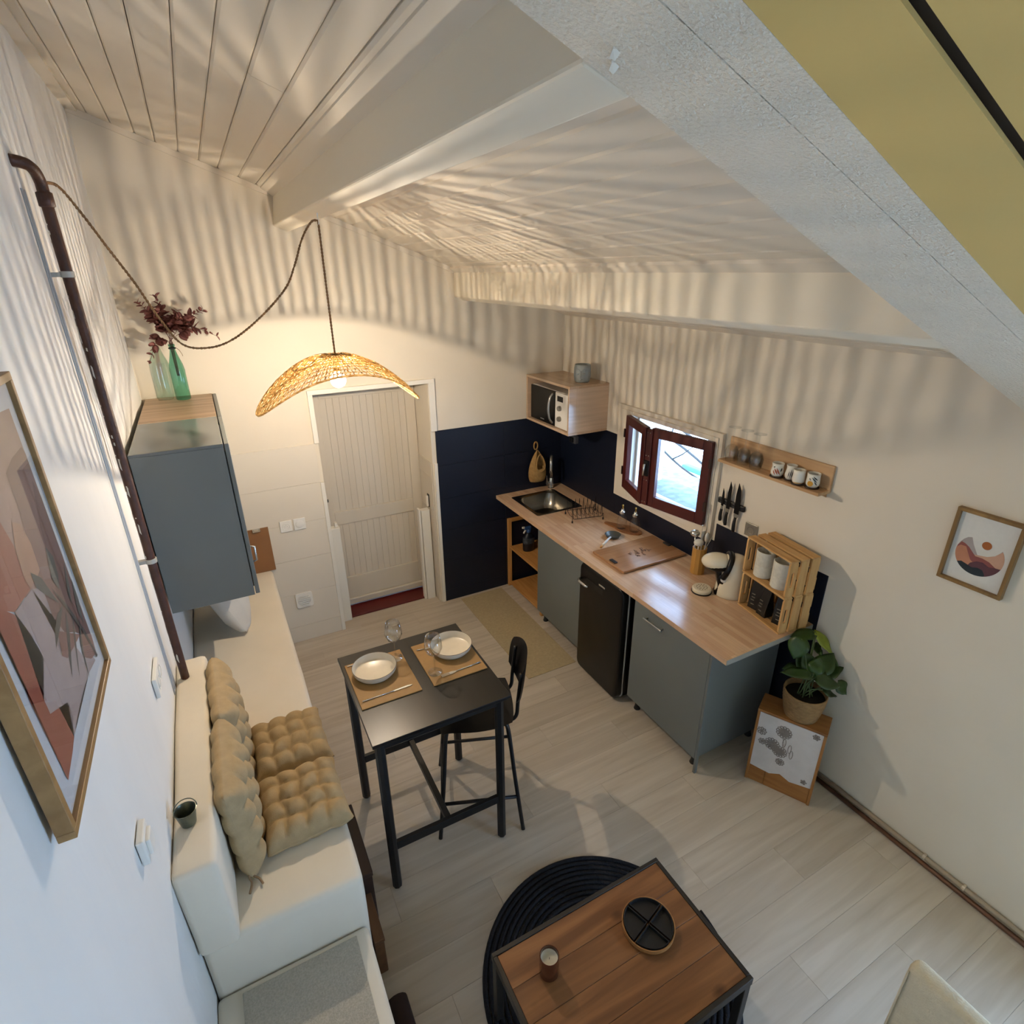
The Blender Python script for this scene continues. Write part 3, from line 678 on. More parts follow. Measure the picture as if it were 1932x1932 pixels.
for k, (e, nl) in enumerate(stems):
    t = thing('eucalyptus_stem', ('dusty pink eucalyptus stem leaning towards the brown pipe', 'tallest dusty pink eucalyptus stem, upright in the green bottle', 'dusty pink eucalyptus stem slanting up towards the lamp hook', 'dusty pink eucalyptus stem stretched flat along the lamp cord', 'dusty pink eucalyptus stem drooping beside the bottle neck', 'short dusty pink eucalyptus stem in the middle of the bunch', 'short dusty pink eucalyptus stem in the middle of the bunch', 'short dusty pink eucalyptus stem in the middle of the bunch')[k], 'plant stem', neck, group='eucalyptus stems in the green bottle')
    e = Vector(e); m_ = e*.5+Vector((0, 0, .05))
    a_ = 2*PI*k/8; o_ = Vector((math.cos(a_), math.sin(a_), 0))*.0075
    if e.z < .08: m_.z += .035
    pts = spline([o_*.8+Vector((0, 0, -.16)), o_*.9, o_+Vector((0, 0, .032)), m_*.5+o_*.5+Vector((0, 0, .022)), m_, e], 6); bm = BM(); tube(bm, pts, [.0022*(1-.6*i/len(pts)) for i in range(len(pts))], 6); obj('stalk', bm, mat('pink_stalk', '#7A4E44', .8), t, True, world=False)
    n0 = 17
    for i in range(nl):
        f = (i+1)/nl; q = pts[int(n0+(len(pts)-1-n0)*f)]
        ax = (pts[-1]-pts[14]).normalized(); side = ax.cross(Vector((random.uniform(-1, 1), random.uniform(-1, 1), random.uniform(-1, 1)))).normalized()
        for s in (1, -1):
            put_leaf(small if f < .75 else tiny, t, q, side*s+ax*.55, random.uniform(-1, 1), scale=random.uniform(.8, 1.1))

# ================================================================== PENDANT LAMP
LX, LY = .566, 2.90
lamp = thing('pendant_lamp', 'woven straw pendant lamp with a lit bulb hanging from the beam', 'lamp', (LX, LY, 2.2))
straw_m = translucent('straw', '#C7A46C', .5, '#EED8AA')
A_, B_, Z0 = .395, .300, 2.300
def shz(x, y_): return Z0 - .25*(abs(x)/A_)**2.1 - .058*(y_/B_)**2
def shp(r, a): 
    x = A_*r*math.cos(a); y_ = B_*r*math.sin(a)
    return Vector((LX+x, LY+y_, shz(x, y_)))
bm = BM(); NR = 128; random.seed(5)
for i in range(NR):
    a = 2*PI*i/NR; r0 = (.11, .45, .24, .45)[i % 4]
    pts = []
    for j in range(13):
        r = r0+(1-r0)*j/12; zig = (.010 if (i+j) % 2 else -.010)*(r**.6)
        p = shp(r, a+zig); p.z += .0025*(1 if j % 2 else -1); pts.append(p)
    tube(bm, pts, .0023 if i % 3 else .0032, 4, cap=False)
for r in [.11+.89*k/9 for k in range(10)]:
    n = 80; tube(bm, [shp(r, 2*PI*k/n)+Vector((0, 0, .002*math.sin(k*PI))) for k in range(n)], .0022 if r < .98 else .005, 4, closed=True)
# petal-shaped ribs
for side in (1, -1):
    for k, (c0, L) in enumerate(((.30, .22), (.48, .26), (.70, .24))):
        pts = []
        for q in range(33):
            s = 2*PI*q/32; xx = side*A_*(c0+L*math.cos(s)); yy = B_*.42*math.sin(s)*(1-.35*c0)
            pts.append(Vector((LX+xx, LY+yy, shz(xx, yy)+.004)))
        tube(bm, pts[:-1], .0034, 5, closed=True)
sh = obj('shade', bm, straw_m, lamp, True); sh['label'] = 'butterfly-shaped woven straw shade'
bm = BM()
for i in range(26):
    a = 2*PI*i/26; tube(bm, [(LX+.022*math.cos(a), LY+.022*math.sin(a), Z0-.004), (LX+.046*math.cos(a), LY+.046*math.sin(a), Z0-.045)], .0035, 5)
tube(bm, [(LX+.047*math.cos(2*PI*k/30), LY+.047*math.sin(2*PI*k/30), Z0-.046) for k in range(30)], .004, 5, closed=True)
tube(bm, [(LX+.022*math.cos(2*PI*k/20), LY+.022*math.sin(2*PI*k/20), Z0-.003) for k in range(20)], .004, 5, closed=True)
obj('straw_cup', bm, straw_m, lamp, True)
bm = BM(); lathe(bm, [(0, 0), (.014, 0), (.018, -.01), (.018, -.08), (.014, -.086), (0, -.086)], 16, (LX, LY, Z0+.004)); obj('socket', bm, mat('brass_socket', '#8C6A3A', .4, .6), lamp, True)
gm_ = bpy.data.materials.new('glowing_bulb_glass'); gm_.use_nodes = True; _n = gm_.node_tree; _n.nodes.clear()
_o = _n.nodes.new('ShaderNodeOutputMaterial'); _t = _n.nodes.new('ShaderNodeBsdfTransparent'); _e = _n.nodes.new('ShaderNodeEmission'); _m = _n.nodes.new('ShaderNodeMixShader')
_e.inputs[0].default_value = BULB_COLOR+(1,); _e.inputs[1].default_value = 9.0; _m.inputs[0].default_value = .3
_n.links.new(_t.outputs[0], _m.inputs[1]); _n.links.new(_e.outputs[0], _m.inputs[2]); _n.links.new(_m.outputs[0], _o.inputs[0])
bm = BM(); ball(bm, (LX, LY, 2.178), .0385, u=20, v=14); blb = obj('bulb', bm, gm_, lamp, True)
bm = BM(); ball(bm, (LX, LY, 2.178), .0047, .0047, .016, u=12, v=8); obj('filament', bm, emit('filament_glow', BULB_COLOR, BULB_STRENGTH), blb, True)
# twisted fabric cord: drop, hook, swag to the pipe
def twisted(bm, pts, r=.0042, pitch=.03, n=6, k=2):
    P = [Vector(p) for p in pts]; L = [0]
    for a, b in zip(P, P[1:]): L.append(L[-1]+(b-a).length)
    for s in range(k):
        q = []
        for i, p in enumerate(P):
            t_ = (P[min(i+1, len(P)-1)]-P[max(i-1, 0)]).normalized(); a = Vector((0, 1, 0)) if abs(t_.y) < .9 else Vector((1, 0, 0))
            u = t_.cross(a).normalized(); v = t_.cross(u); ph = 2*PI*L[i]/pitch+s*PI*2/k
            q.append(p+(u*math.cos(ph)+v*math.sin(ph))*r*.62)
        tube(bm, q, r*.72, n)
cord_m = mat('jute_cord', '#86694C', .9, var=.15, vs=60, spec=.1)
hookp = Vector((.567, 2.90, 2.872))
def dense(pts, step=.006):
    P = spline(pts, 10); out = [P[0]]
    for a, b in zip(P, P[1:]):
        n = max(1, int((b-a).length/step))
        for i in range(n): out.append(a+(b-a)*(i+1)/n)
    return out
bm = BM(); twisted(bm, dense([(LX, LY, Z0), (LX, LY, 2.6), hookp])); obj('drop_cord', bm, cord_m, lamp, True)
sw = [hookp+Vector((0, 0, .006)), Vector((.535, 2.89, 2.872))]
for px, py, yy in ((570, 450, 2.88), (556, 500, 2.88), (538, 545, 2.87), (490, 600, 2.86), (440, 640, 2.84), (395, 656, 2.82), (345, 650, 2.80), (300, 600, 2.77), (255, 535, 2.74), (205, 470, 2.70), (150, 398, 2.64), (110, 352, 2.57)): sw.append(ony(px, py, yy))
sw[-1].x = max(sw[-1].x, XL+.03)
sw.append(Vector((-.333, 2.445, 2.93)))
bm = BM(); twisted(bm, dense(sw)); obj('swag_cord', bm, cord_m, lamp, True)
t = thing('ceiling_hook', 'white screw hook in the beam holding the lamp cord', 'hook', (.567, 2.9, 2.9))
bm = BM(); tube(bm, spline([(.567, 2.9, 2.912), (.567, 2.9, 2.893), (.567, 2.888, 2.884), (.567, 2.889, 2.870), (.567, 2.9, 2.864), (.567, 2.911, 2.870), (.567, 2.912, 2.876)], 5), .0026, 8); obj('hook_wire', bm, plastic_m, t, True)

# ================================================================== KITCHEN
CX0, CX1, CY0, CY1, CZ = 1.980, XR-.005, 1.515, YB-.010, .900
# ---- worktop with sink cut-out (four slabs joined around the hole)
SX0, SX1, SY0, SY1 = 2.065, 2.485, 3.485, 3.935
bm = BM()
hx0, hx1, hy0, hy1 = SX0+.015, SX1-.015, SY0+.015, SY1-.015
def frame_slab(bm, o, h, z0, z1):
    (ox0, ox1, oy0, oy1), (a0, a1, b0, b1) = o, h
    O = [(ox0, oy0), (ox1, oy0), (ox1, oy1), (ox0, oy1)]; I = [(a0, b0), (a1, b0), (a1, b1), (a0, b1)]
    L = [[bm.verts.new((p[0], p[1], z)) for p in q] for z in (z0, z1) for q in (O, I)]
    for i in range(4):
        j = (i+1) % 4
        bm.faces.new((L[0][i], L[1][i], L[1][j], L[0][j])); bm.faces.new((L[2][i], L[2][j], L[3][j], L[3][i]))
        bm.faces.new((L[0][i], L[0][j], L[2][j], L[2][i])); bm.faces.new((L[1][i], L[3][i], L[3][j], L[1][j]))
    bmesh.ops.recalc_face_normals(bm, faces=bm.faces[:]); return bm
frame_slab(bm, (CX0, CX1, CY0, CY1), (hx0, hx1, hy0, hy1), CZ-.030, CZ)
top = thing('worktop', 'long butcher-block laminate worktop along the window wall', 'worktop', (2.3, 2.8, .87))
obj('slab', bm, counter_m, top)
obj('end_strip', RB(CX0+.001, CX1-.001, CY0-.003, CY0+.0005, CZ-.030, CZ-.0005, .0005, 1), mat('grey_edge', '#9D9C93', .4), top)
# ---- sink
sink_m = mat('sink_steel', '#8F8A80', .24, 1.0, var=.06, vs=12)
sk = thing('sink', 'square stainless steel sink with round-cornered bowl set in the worktop', 'sink', (2.275, 3.71, .9))
bm = BM(); rings = []
cx, cy = (SX0+SX1)/2, (SY0+SY1)/2
def rrect(hw, hh, r, z, n=8):
    out = []
    for qx, qy, a0 in ((1, 1, 0), (-1, 1, PI/2), (-1, -1, PI), (1, -1, 3*PI/2)):
        for i in range(n):
            a = a0+PI/2*i/(n-1); out.append((cx+qx*(hw-r)+r*math.cos(a), cy+qy*(hh-r)+r*math.sin(a), z))
    return out
for hw, hh, r, z in ((.210, .225, .012, CZ+.002), (.207, .222, .012, CZ+.005), (.182, .197, .03, CZ+.004), (.172, .187, .075, CZ-.004), (.162, .177, .08, CZ-.09), (.135, .15, .07, CZ-.125), (.05, .05, .045, CZ-.132), (.03, .03, .0295, CZ-.134)):
    rings.append([bm.verts.new(p) for p in rrect(hw, hh, r, z)])
for a, b in zip(rings, rings[1:]):
    n = len(a)
    for i in range(n): bm.faces.new((a[i], b[i], b[(i+1) % n], a[(i+1) % n]))
bm.faces.new(rings[-1]); bmesh.ops.recalc_face_normals(bm, faces=bm.faces[:]); obj('bowl', bm, sink_m, sk, True, auto=True)
bm = BM(); lathe(bm, [(0, .003), (.024, .003), (.03, .0), (.032, -.002)], 20, (cx, cy, CZ-.131)); obj('drain', bm, chrome_m, sk, True)
# ---- tap
TX, TY = 2.485, 3.975
tp = thing('kitchen_tap', 'tall chrome gooseneck kitchen tap behind the sink', 'tap', (TX, TY, CZ))
bm = BM(); lathe(bm, [(0, 0), (.026, 0), (.026, .006), (.022, .010), (.022, .085), (.018, .095), (0, .096)], 20, (TX, TY, CZ)); obj('body', bm, chrome_m, tp, True, auto=True)
dx, dy = -.55, -.83; arc = [(TX, TY, CZ+.09), (TX, TY, CZ+.24)]
for i in range(9):
    a = PI*i/8; k = .055*(1-math.cos(a)); arc.append((TX+dx*k, TY+dy*k, CZ+.25+.055*math.sin(a)))
arc += [(TX+dx*.11, TY+dy*.11, CZ+.20), (TX+dx*.11, TY+dy*.11, CZ+.175)]
bm = BM(); tube(bm, arc, .0135, 12); obj('spout', bm, chrome_m, tp, True)
bm = BM(); tube(bm, [(TX-.02, TY, CZ+.05), (TX-.045, TY-.004, CZ+.052)], .016, 12); tube(bm, [(TX-.04, TY-.004, CZ+.06), (TX-.05, TY-.006, CZ+.125)], [.005, .004], 8); obj('lever', bm, chrome_m, tp, True, auto=True)

# ---- base units
def feet(t, pts, h=.1):
    for x, y_ in pts:
        bm = BM(); lathe(bm, [(0, 0), (.02, 0), (.022, .004), (.015, .03), (.015, h), (0, h)], 14, (x, y_, 0)); obj('foot', bm, mat('foot_plastic', '#1B1C1C', .5), t, True, auto=True)
def base_unit(label, y0, y1, handle):
    t = thing('base_cabinet', label, 'cabinet', (2.3, (y0+y1)/2, 0))
    obj('carcass', RB(2.052, 2.59, y0, y1, .10, .868, .001, 1), grey_m, t)
    d = obj('door', RB(2.030, 2.049, y0+.002, y1-.002, .098, .862, .0015, 1), grey_m, t)
    if handle:
        ya, yb = handle; bm = BM(); box(bm, 2.000, 2.012, ya, yb, .758, .772); bev(bm, .003, 1); h = obj('handle', bm, mat('handle_grey', '#7B7F7E', .35, .4), d)
        for yy in (ya+.01, yb-.018): obj('handle_foot', B(2.010, 2.031, yy, yy+.008, .760, .770), steel_m, d)
    feet(t, [(2.085, y0+.05), (2.085, y1-.05), (2.54, y0+.05), (2.54, y1-.05)], .1)
    return t
base_unit('grey base cabinet between the open pine shelf and the black fridge', 2.812, 3.425, None)
b2 = base_unit('grey base cabinet with steel bar handle at the end of the worktop', 1.655, 2.262, (1.995, 2.152))
obj('leg_panel', RB(2.030, 2.050, 1.640, 1.656, .0, .862, .0015, 1), grey_m, b2)

# ---- retro fridge
fr = thing('mini_fridge', 'black retro under-counter fridge with chrome handle', 'fridge', (2.28, 2.535, 0))
obj('cabinet', RB(2.057, 2.585, 2.328, 2.775, .02, .852, .012, 3), gloss_black_m, fr, True, auto=True)
bm = B(1.985, 2.050, 2.320, 2.783, .018, .860)
bmesh.ops.bevel(bm, geom=[e for e in bm.edges if abs(e.verts[0].co.x-e.verts[1].co.x) > .01], offset=.05, segments=5, profile=.5, affect='EDGES')
bmesh.ops.bevel(bm, geom=[e for e in bm.edges if e.calc_face_angle(0) > 1 and e.verts[0].co.x < 1.995], offset=.012, segments=3, profile=.5, affect='EDGES')
dr = obj('door', bm, gloss_black_m, fr, True, auto=True)
def door_loop(o, x, n=6):
    y0, y1, z0, z1, r = 2.320-o, 2.783+o, .018-o, .860+o, .05+o; out = []
    for cy_, cz_, a0 in ((y1-r, z1-r, 0), (y0+r, z1-r, PI/2), (y0+r, z0+r, PI), (y1-r, z0+r, 3*PI/2)):
        for i in range(n+1): a = a0+PI/2*i/n; out.append((x, cy_+r*math.cos(a), cz_+r*math.sin(a)))
    return out
bm = BM(); tube(bm, door_loop(.002, 2.036), .0055, 6, closed=True); obj('chrome_trim', bm, mat('trim_chrome', '#A9A69E', .35, .2), dr, True)
bm = BM(); hy = [(1.984, 2.765), (1.957, 2.755), (1.947, 2.73), (1.947, 2.66), (1.951, 2.64)]
tube(bm, [(x, y_, .738) for x, y_ in hy], [.009, .010, .011, .010, .007], 10); obj('handle', bm, chrome_m, dr, True)
bm = B(1.9835, 1.9865, 2.52, 2.70, .725, .765); bev(bm, .001, 1); obj('painted_recess', bm, black_m, dr)  # flat black plate painted in for the shaded grip recess
obj('badge', RB(1.9825, 1.986, 2.50, 2.565, .782, .794, .001, 1), chrome_m, dr)

# ---- open pine shelf under the sink
ps = thing('pine_shelf_unit', 'open pine shelf unit under the sink end of the worktop', 'shelf unit', (2.3, 3.75, 0))
for x in (2.080, 2.53):
    for y_ in (3.44, 4.015): obj('post', RB(x, x+.032, y_, y_+.030, 0, .665, .002, 1), pinez_m, ps)
for y_ in (3.44, 4.015): obj('rail', RB(2.112, 2.53, y_+.003, y_+.027, .635, .665, .002, 1), wood('pine_x', '#B67F43', '#CF9A5B', 'x', 1.1), ps)
for z in (.045, .405):
    obj('shelf', RB(2.086, 2.556, 3.472, 4.013, z-.018, z, .002, 1), pine_m, ps)
# spray bottle
sp = thing('spray_bottle', 'dark spray bottle with blue and white trigger on the pine shelf', 'bottle', (2.20, 3.87, .405))
sx_, sy_ = 2.20, 3.87
bm = BM(); lathe(bm, [(0, 0), (.05, 0), (.054, .01), (.054, .10), (.045, .135), (.028, .155), (.018, .175), (.015, .20), (0, .20)], 22, (sx_, sy_, .4055), 1, .75); obj('body', bm, mat('spray_navy', '#12161F', .35), sp, True)
bm = BM(); lathe(bm, [(.0545, .075), (.0548, .076), (.0548, .118), (.052, .125)], 22, (sx_, sy_, .4055), 1, .76); obj('label_band', bm, mat('spray_label', '#3B434C', .5, var=.6, vs=40), sp, True)
bm = BM(); lathe(bm, [(.019, .172), (.021, .175), (.021, .20), (.017, .203)], 16, (sx_, sy_, .4055)); obj('collar', bm, mat('spray_blue', '#2C4E80', .4), sp, True)
bm = BM(); box(bm, sx_-.045, sx_+.022, sy_-.011, sy_+.011, .607, .632); bev(bm, .005, 2); obj('spray_head', bm, mat('spray_blue', '#2C4E80'), sp)
bm = BM(); bar(bm, (sx_-.04, sy_, .628), (sx_-.062, sy_, .63), .014, .014); bar(bm, (sx_-.028, sy_, .606), (sx_-.05, sy_, .575), .012, .008); obj('trigger', bm, plastic_m, sp)

# ---- wall box with microwave
mb = thing('wall_box_shelf', 'open oak wall box holding the microwave in the corner', 'shelf', (2.45, 3.72, 1.53))
X0, X1, Y0, Y1, Z0_, Z1_ = 2.275, XR-.002, 3.415, YB-.010, 1.530, 1.893
boxoak = block('oak_box_laminate', '#B99A7C', '#CAAE92', '#B08F70', 'y', .22, .4, .09)
obj('top_panel', RB(X0, X1, Y0, Y1, Z1_-.018, Z1_, .001, 1), boxoak, mb); obj('bottom_panel', RB(X0, X1, Y0, Y1, Z0_, Z0_+.018, .001, 1), boxoak, mb)
sidem = block('oak_box_side', '#BC9F84', '#CFB49A', '#AE9072', 'x', .16, .3, .1)
obj('side_panel', RB(X0, X1, Y0, Y0+.018, Z0_+.018, Z1_-.018, .001, 1), sidem, mb); obj('side_panel', RB(X0, X1, Y1-.018, Y1, Z0_+.018, Z1_-.018, .001, 1), sidem, mb)
obj('back_panel', B(X1-.006, X1-.001, Y0+.018, Y1-.018, Z0_+.018, Z1_-.018), sidem, mb)
mo = thing('microwave', 'white microwave oven with black glass door inside the oak wall box', 'microwave', (2.45, 3.73, 1.548))
obj('casing', RB(2.315, 2.60, 3.470, 4.010, 1.5485, 1.822, .004), plastic_m, mo)
md = obj('door', RB(2.298, 2.316, 3.645, 4.010, 1.552, 1.820, .004), gloss_black_m, mo)
obj('control_panel', RB(2.300, 2.316, 3.470, 3.643, 1.552, 1.820, .004), plastic_m, mo)
obj('display', B(2.2985, 2.3005, 3.535, 3.612, 1.755, 1.795), gloss_black_m, mo)
for z in (1.705, 1.625):
    bm = BM(); lathe(bm, [(0, .02), (.017, .02), (.019, .016), (.020, 0), (0, 0)], 18); bmesh.ops.rotate(bm, verts=bm.verts[:], matrix=Matrix.Rotation(-PI/2, 3, 'Y')); bmesh.ops.translate(bm, verts=bm.verts[:], vec=(2.300, 3.572, z)); obj('knob', bm, mat('knob_grey', '#8E8A82', .35, .4), mo, True, auto=True)
bm = BM(); tube(bm, spline([(2.299, 3.672, 1.575), (2.272, 3.675, 1.61), (2.262, 3.677, 1.685), (2.272, 3.675, 1.765), (2.299, 3.672, 1.80)], 6), .010, 10); obj('handle', bm, mat('handle_silver', '#A9A9A6', .25, .8), md, True)
obj('maker_mark', B(2.2972, 2.2985, 3.80, 3.855, 1.572, 1.579), mat('mark_grey', '#8A8A88', .5), md)
# face planter
fp = thing('face_planter', 'small grey plaster pot with a sleeping face on the oak wall box', 'planter', (2.47, 3.545, 1.8935))
px_, py_, pz_ = 2.475, 3.55, 1.8935; pot_m = mat('grey_plaster', '#9AA09E', .85, var=.08, vs=20, bump=.25, bs=60)
bm = BM(); lathe(bm, [(0, 0), (.050, 0), (.058, .012), (.064, .05), (.063, .10), (.058, .128), (.052, .128), (.056, .10), (.056, .03), (0, .03)], 28, (px_, py_, pz_)); obj('pot', bm, pot_m, fp, True)
fd = Vector((-.72, -.69, 0)).normalized(); fs_ = Vector((-fd.y, fd.x, 0))
def fpt(u, z, out=.0655): 
    a = u/.064; return Vector((px_, py_, pz_+z)) + (fd*math.cos(a)+fs_*math.sin(a))*out
for s in (1, -1):
    bm = BM(); tube(bm, [fpt(s*(.012+.026*i/6), .072-.008*math.sin(PI*i/6)) for i in range(7)], [.002, .005, .007, .008, .007, .005, .002], 6); obj('eyelid', bm, pot_m, fp, True)
    bm = BM(); tube(bm, [fpt(s*(.008+.034*i/6), .088+.010*math.sin(PI*i/6)) for i in range(7)], .0042, 6); obj('eyebrow', bm, pot_m, fp, True)
bm = BM(); tube(bm, [fpt(0, .088), fpt(0, .066, .067), fpt(0, .048, .073), fpt(0, .042, .066)], [.004, .006, .009, .006], 8); obj('nose', bm, pot_m, fp, True)
bm = BM(); tube(bm, [fpt(-.014+.028*i/6, .028-.003*math.sin(PI*i/6), .065) for i in range(7)], [.002, .005, .007, .008, .007, .005, .002], 6); obj('mouth', bm, pot_m, fp, True)
# socket box below the wall box
t = thing('surface_socket', 'small grey surface socket on the navy wall under the oak wall box', 'socket', (XR-.02, 3.82, 1.36)); obj('body', RB(XR-.040, XR-.0045, 3.78, 3.86, 1.33, 1.395, .005), mat('socket_grey', '#4B4D52', .5), t); obj('plug', RB(XR-.06, XR-.040, 3.80, 3.84, 1.34, 1.385, .006), black_m, t)

# ---- things on the worktop
# woven hanging basket
bk = thing('wall_basket', 'teardrop woven basket hanging on the navy wall', 'basket', (2.355, YB-.06, 1.0))
bas_m = mat('seagrass', '#A4804C', .9, var=.15, vs=50, bump=.7, bs=120)
bx0, by0 = 2.355, YB-.062
bm = BM(); rows = []
for j in range(13):
    f = j/12; z = .985+.275*f; r = max(.008, .092*1.6*(1-f)**.75*(f+.12)**.35)
    n = 28; rw_ = []
    for i in range(n):
        a = 2*PI*i/n
        rw_.append(bm.verts.new((bx0+r*math.cos(a), by0+.052*(r/.09)*math.sin(a)+.0015*((i+j) % 2), z)))
    rows.append(rw_)
for j in range(12):
    for i in range(28):
        ang = (i+.5)/28*2*PI; front = math.sin(ang) < -.1
        if front and 5 <= j <= 11 and abs(math.cos(ang)-.12) < (.62 if j > 5 else .4): continue
        bm.faces.new((rows[j][i], rows[j][(i+1) % 28], rows[j+1][(i+1) % 28], rows[j+1][i]))
bm.faces.new(rows[0][::-1]); bmesh.ops.recalc_face_normals(bm, faces=bm.faces[:]); bmesh.ops.solidify(bm, geom=bm.faces[:], thickness=.004); obj('body', bm, bas_m, bk, True)
bm = BM(); tube(bm, [(bx0+.012+.040*math.cos(a)*(1-.35*math.sin(a)), by0-.036+.012*math.sin(a), 1.150+.072*math.sin(a)) for a in [2*PI*i/24 for i in range(24)]], .0055, 8, closed=True); obj('rim', bm, bas_m, bk, True)
bm = BM(); tube(bm, [(bx0+.018*math.cos(a), by0+.03, 1.290+.034*math.sin(a)) for a in [2*PI*i/20 for i in range(20)]], .006, 8, closed=True); obj('hanging_loop', bm, bas_m, bk, True)
bm = BM(); tube(bm, [(bx0, by0+.03, 1.318), (bx0, YB-.006, 1.318)], .004, 8); obj('nail', bm, black_m, bk)
# dish rack
rk = thing('plate_rack', 'black wire plate rack beside the sink', 'rack', (2.37, 3.31, CZ))
def rp(u, v, z): # u across 0..1, v 0..1
    return Vector((2.228+.245*u+.05*v, 3.250-.055*u+.172*v, CZ+z))
wire = mat('rack_wire', '#1A1310', .5, .3)
for v in (0, 1):
    bm = BM(); tube(bm, [rp(0, v, .012), rp(0, v, .055), rp(.06, v, .03), rp(.94, v, .03), rp(1, v, .055), rp(1, v, .012)], .0022, 6); obj('side_wire', bm, wire, rk)
    for u in (0, 1):
        bm = BM(); q = rp(u, v, .0); tube(bm, [q+Vector((0, 0, .001)), q+Vector((0, 0, .018))], .006, 10); obj('foot', bm, black_m, rk)
for i in range(8):
    u = .03+.94*i/7; bm = BM(); tube(bm, [rp(u, 0, .03), rp(u, .1, .128), rp(u, .2, .035), rp(u, .5, .028), rp(u, .8, .035), rp(u, .9, .128), rp(u, 1, .03)], .0019, 6); obj('divider_wire', bm, wire, rk)
# paddle board with two oil bottles
pb = thing('paddle_board', 'small dark wooden paddle board under the oil bottles', 'board', (2.51, 2.96, CZ))
pbd = Vector((.10, -.29, 0)).normalized(); pbc = Vector((2.512, 2.945, 0)); pbs = Vector((-pbd.y, pbd.x, 0))
poly = []
for i in range(25):
    a = -PI*.82+2*PI*.82*i/24; q = pbc+pbd*(.115*math.cos(a))+pbs*(.06*math.sin(a)); poly.append((q.x, q.y))
for s, k in ((-.185, .018), (-.20, .010), (-.20, -.010), (-.185, -.018)): q = pbc+pbd*s+pbs*k; poly.append((q.x, q.y))
bm = BM(); prism(bm, poly, 'z', CZ+.0005, CZ+.012); obj('board', bm, wood('acacia', '#7A4E30', '#A06C42', 'y', 1.2, .35), pb)
for k, (x, y_) in enumerate(((2.485, 2.985), (2.530, 2.895))):
    t = thing('oil_bottle', 'clear glass oil bottle with metal pourer, ' + ('nearer the plate rack' if k == 0 else 'nearer the chopping board') + ' on the paddle board', 'bottle', (x, y_, CZ+.012), group='oil bottles on the paddle board')
    bm = BM(); lathe(bm, [(0, .003), (.033, .001), (.036, .008), (.036, .06), (.030, .085), (.017, .105), (.014, .115)], 22, (x, y_, CZ+.012)); obj('body', bm, clear_m, t, True)
    bm = BM(); lathe(bm, [(.016, .112), (.021, .116), (.021, .130), (.014, .136), (.010, .15), (0, .151)], 16, (x, y_, CZ+.012)); obj('cap', bm, chrome_m, t, True, auto=True)
    bm = BM(); tube(bm, [(x, y_, CZ+.16), (x+.002, y_, CZ+.178), (x-.004, y_-.004, CZ+.195)], [.006, .005, .007], 10); obj('pourer', bm, mat('brass', '#B8934A', .3, .9), t, True)
# small pan
pn = thing('small_pan', 'small dark frying pan with white handle on the worktop', 'pan', (2.345, 2.905, CZ))
pc = Vector((2.345, 2.905, CZ))
bm = BM(); lathe(bm, [(0, .001), (.042, .001), (.056, .024), (.058, .025), (.055, .024), (.041, .005), (0, .005)], 26, pc); obj('bowl', bm, mat('pan_grey', '#55554C', .35, .4, var=.15), pn, True)
hd = Vector((-.8, -.55, 0)).normalized(); bm = BM(); tube(bm, [pc+hd*.05+Vector((0, 0, .022)), pc+hd*.10+Vector((0, 0, .03)), pc+hd*.225+Vector((0, 0, .036))], [.006, .0065, .009], 10); obj('handle', bm, plastic_m, pn, True)
bm = BM(); q = pc+hd*.228+Vector((0, 0, .036)); tube(bm, [q, q+hd*.03], [.009, .008], 10); obj('handle_end', bm, pine_m, pn, True)
# hob cover board with burnt motif and steel catches
hb_ = thing('chopping_board', 'large wooden board with burnt motif lying on the worktop', 'board', (2.34, 2.6, CZ))
obj('board', RB(2.072, 2.592, 2.438, 2.765, CZ+.004, CZ+.020, .003), block('board_laminate', '#9A6F4B', '#AC805A', '#93684A', 'x', .20, .5, .09), hb_)
for x, y_ in ((2.09, 2.455), (2.57, 2.455), (2.09, 2.745), (2.57, 2.745)):
    bm = BM(); lathe(bm, [(0, 0), (.009, 0), (.009, .006), (0, .006)], 10, (x, y_, CZ+.0003)); obj('foot', bm, black_m, hb_)
random.seed(21); burn = mat('burnt_mark', '#4A2E1C', .7)
for k in range(9):
    u0 = 2.27+.018*k+random.uniform(-.006, .006); v0 = 2.60+random.uniform(-.035, .035); pts = []
    for i in range(10):
        a = 2*PI*i/9*random.choice((.7, 1, 1.2)); rr = .010+.007*math.sin(i*1.7+k)
        pts.append((u0+rr*math.cos(a), v0+rr*1.3*math.sin(a), CZ+.0203))
    bm = BM(); tube(bm, pts, .0014, 4); obj('burnt_line', bm, burn, hb_)
for p in ((2.098, 2.575), (2.575, 2.60)):
    obj('catch', RB(p[0]-.014, p[0]+.014, p[1]-.03, p[1]+.03, CZ+.020, CZ+.029, .006), mat('catch_dark', '#3F3A36', .4, .6), hb_)
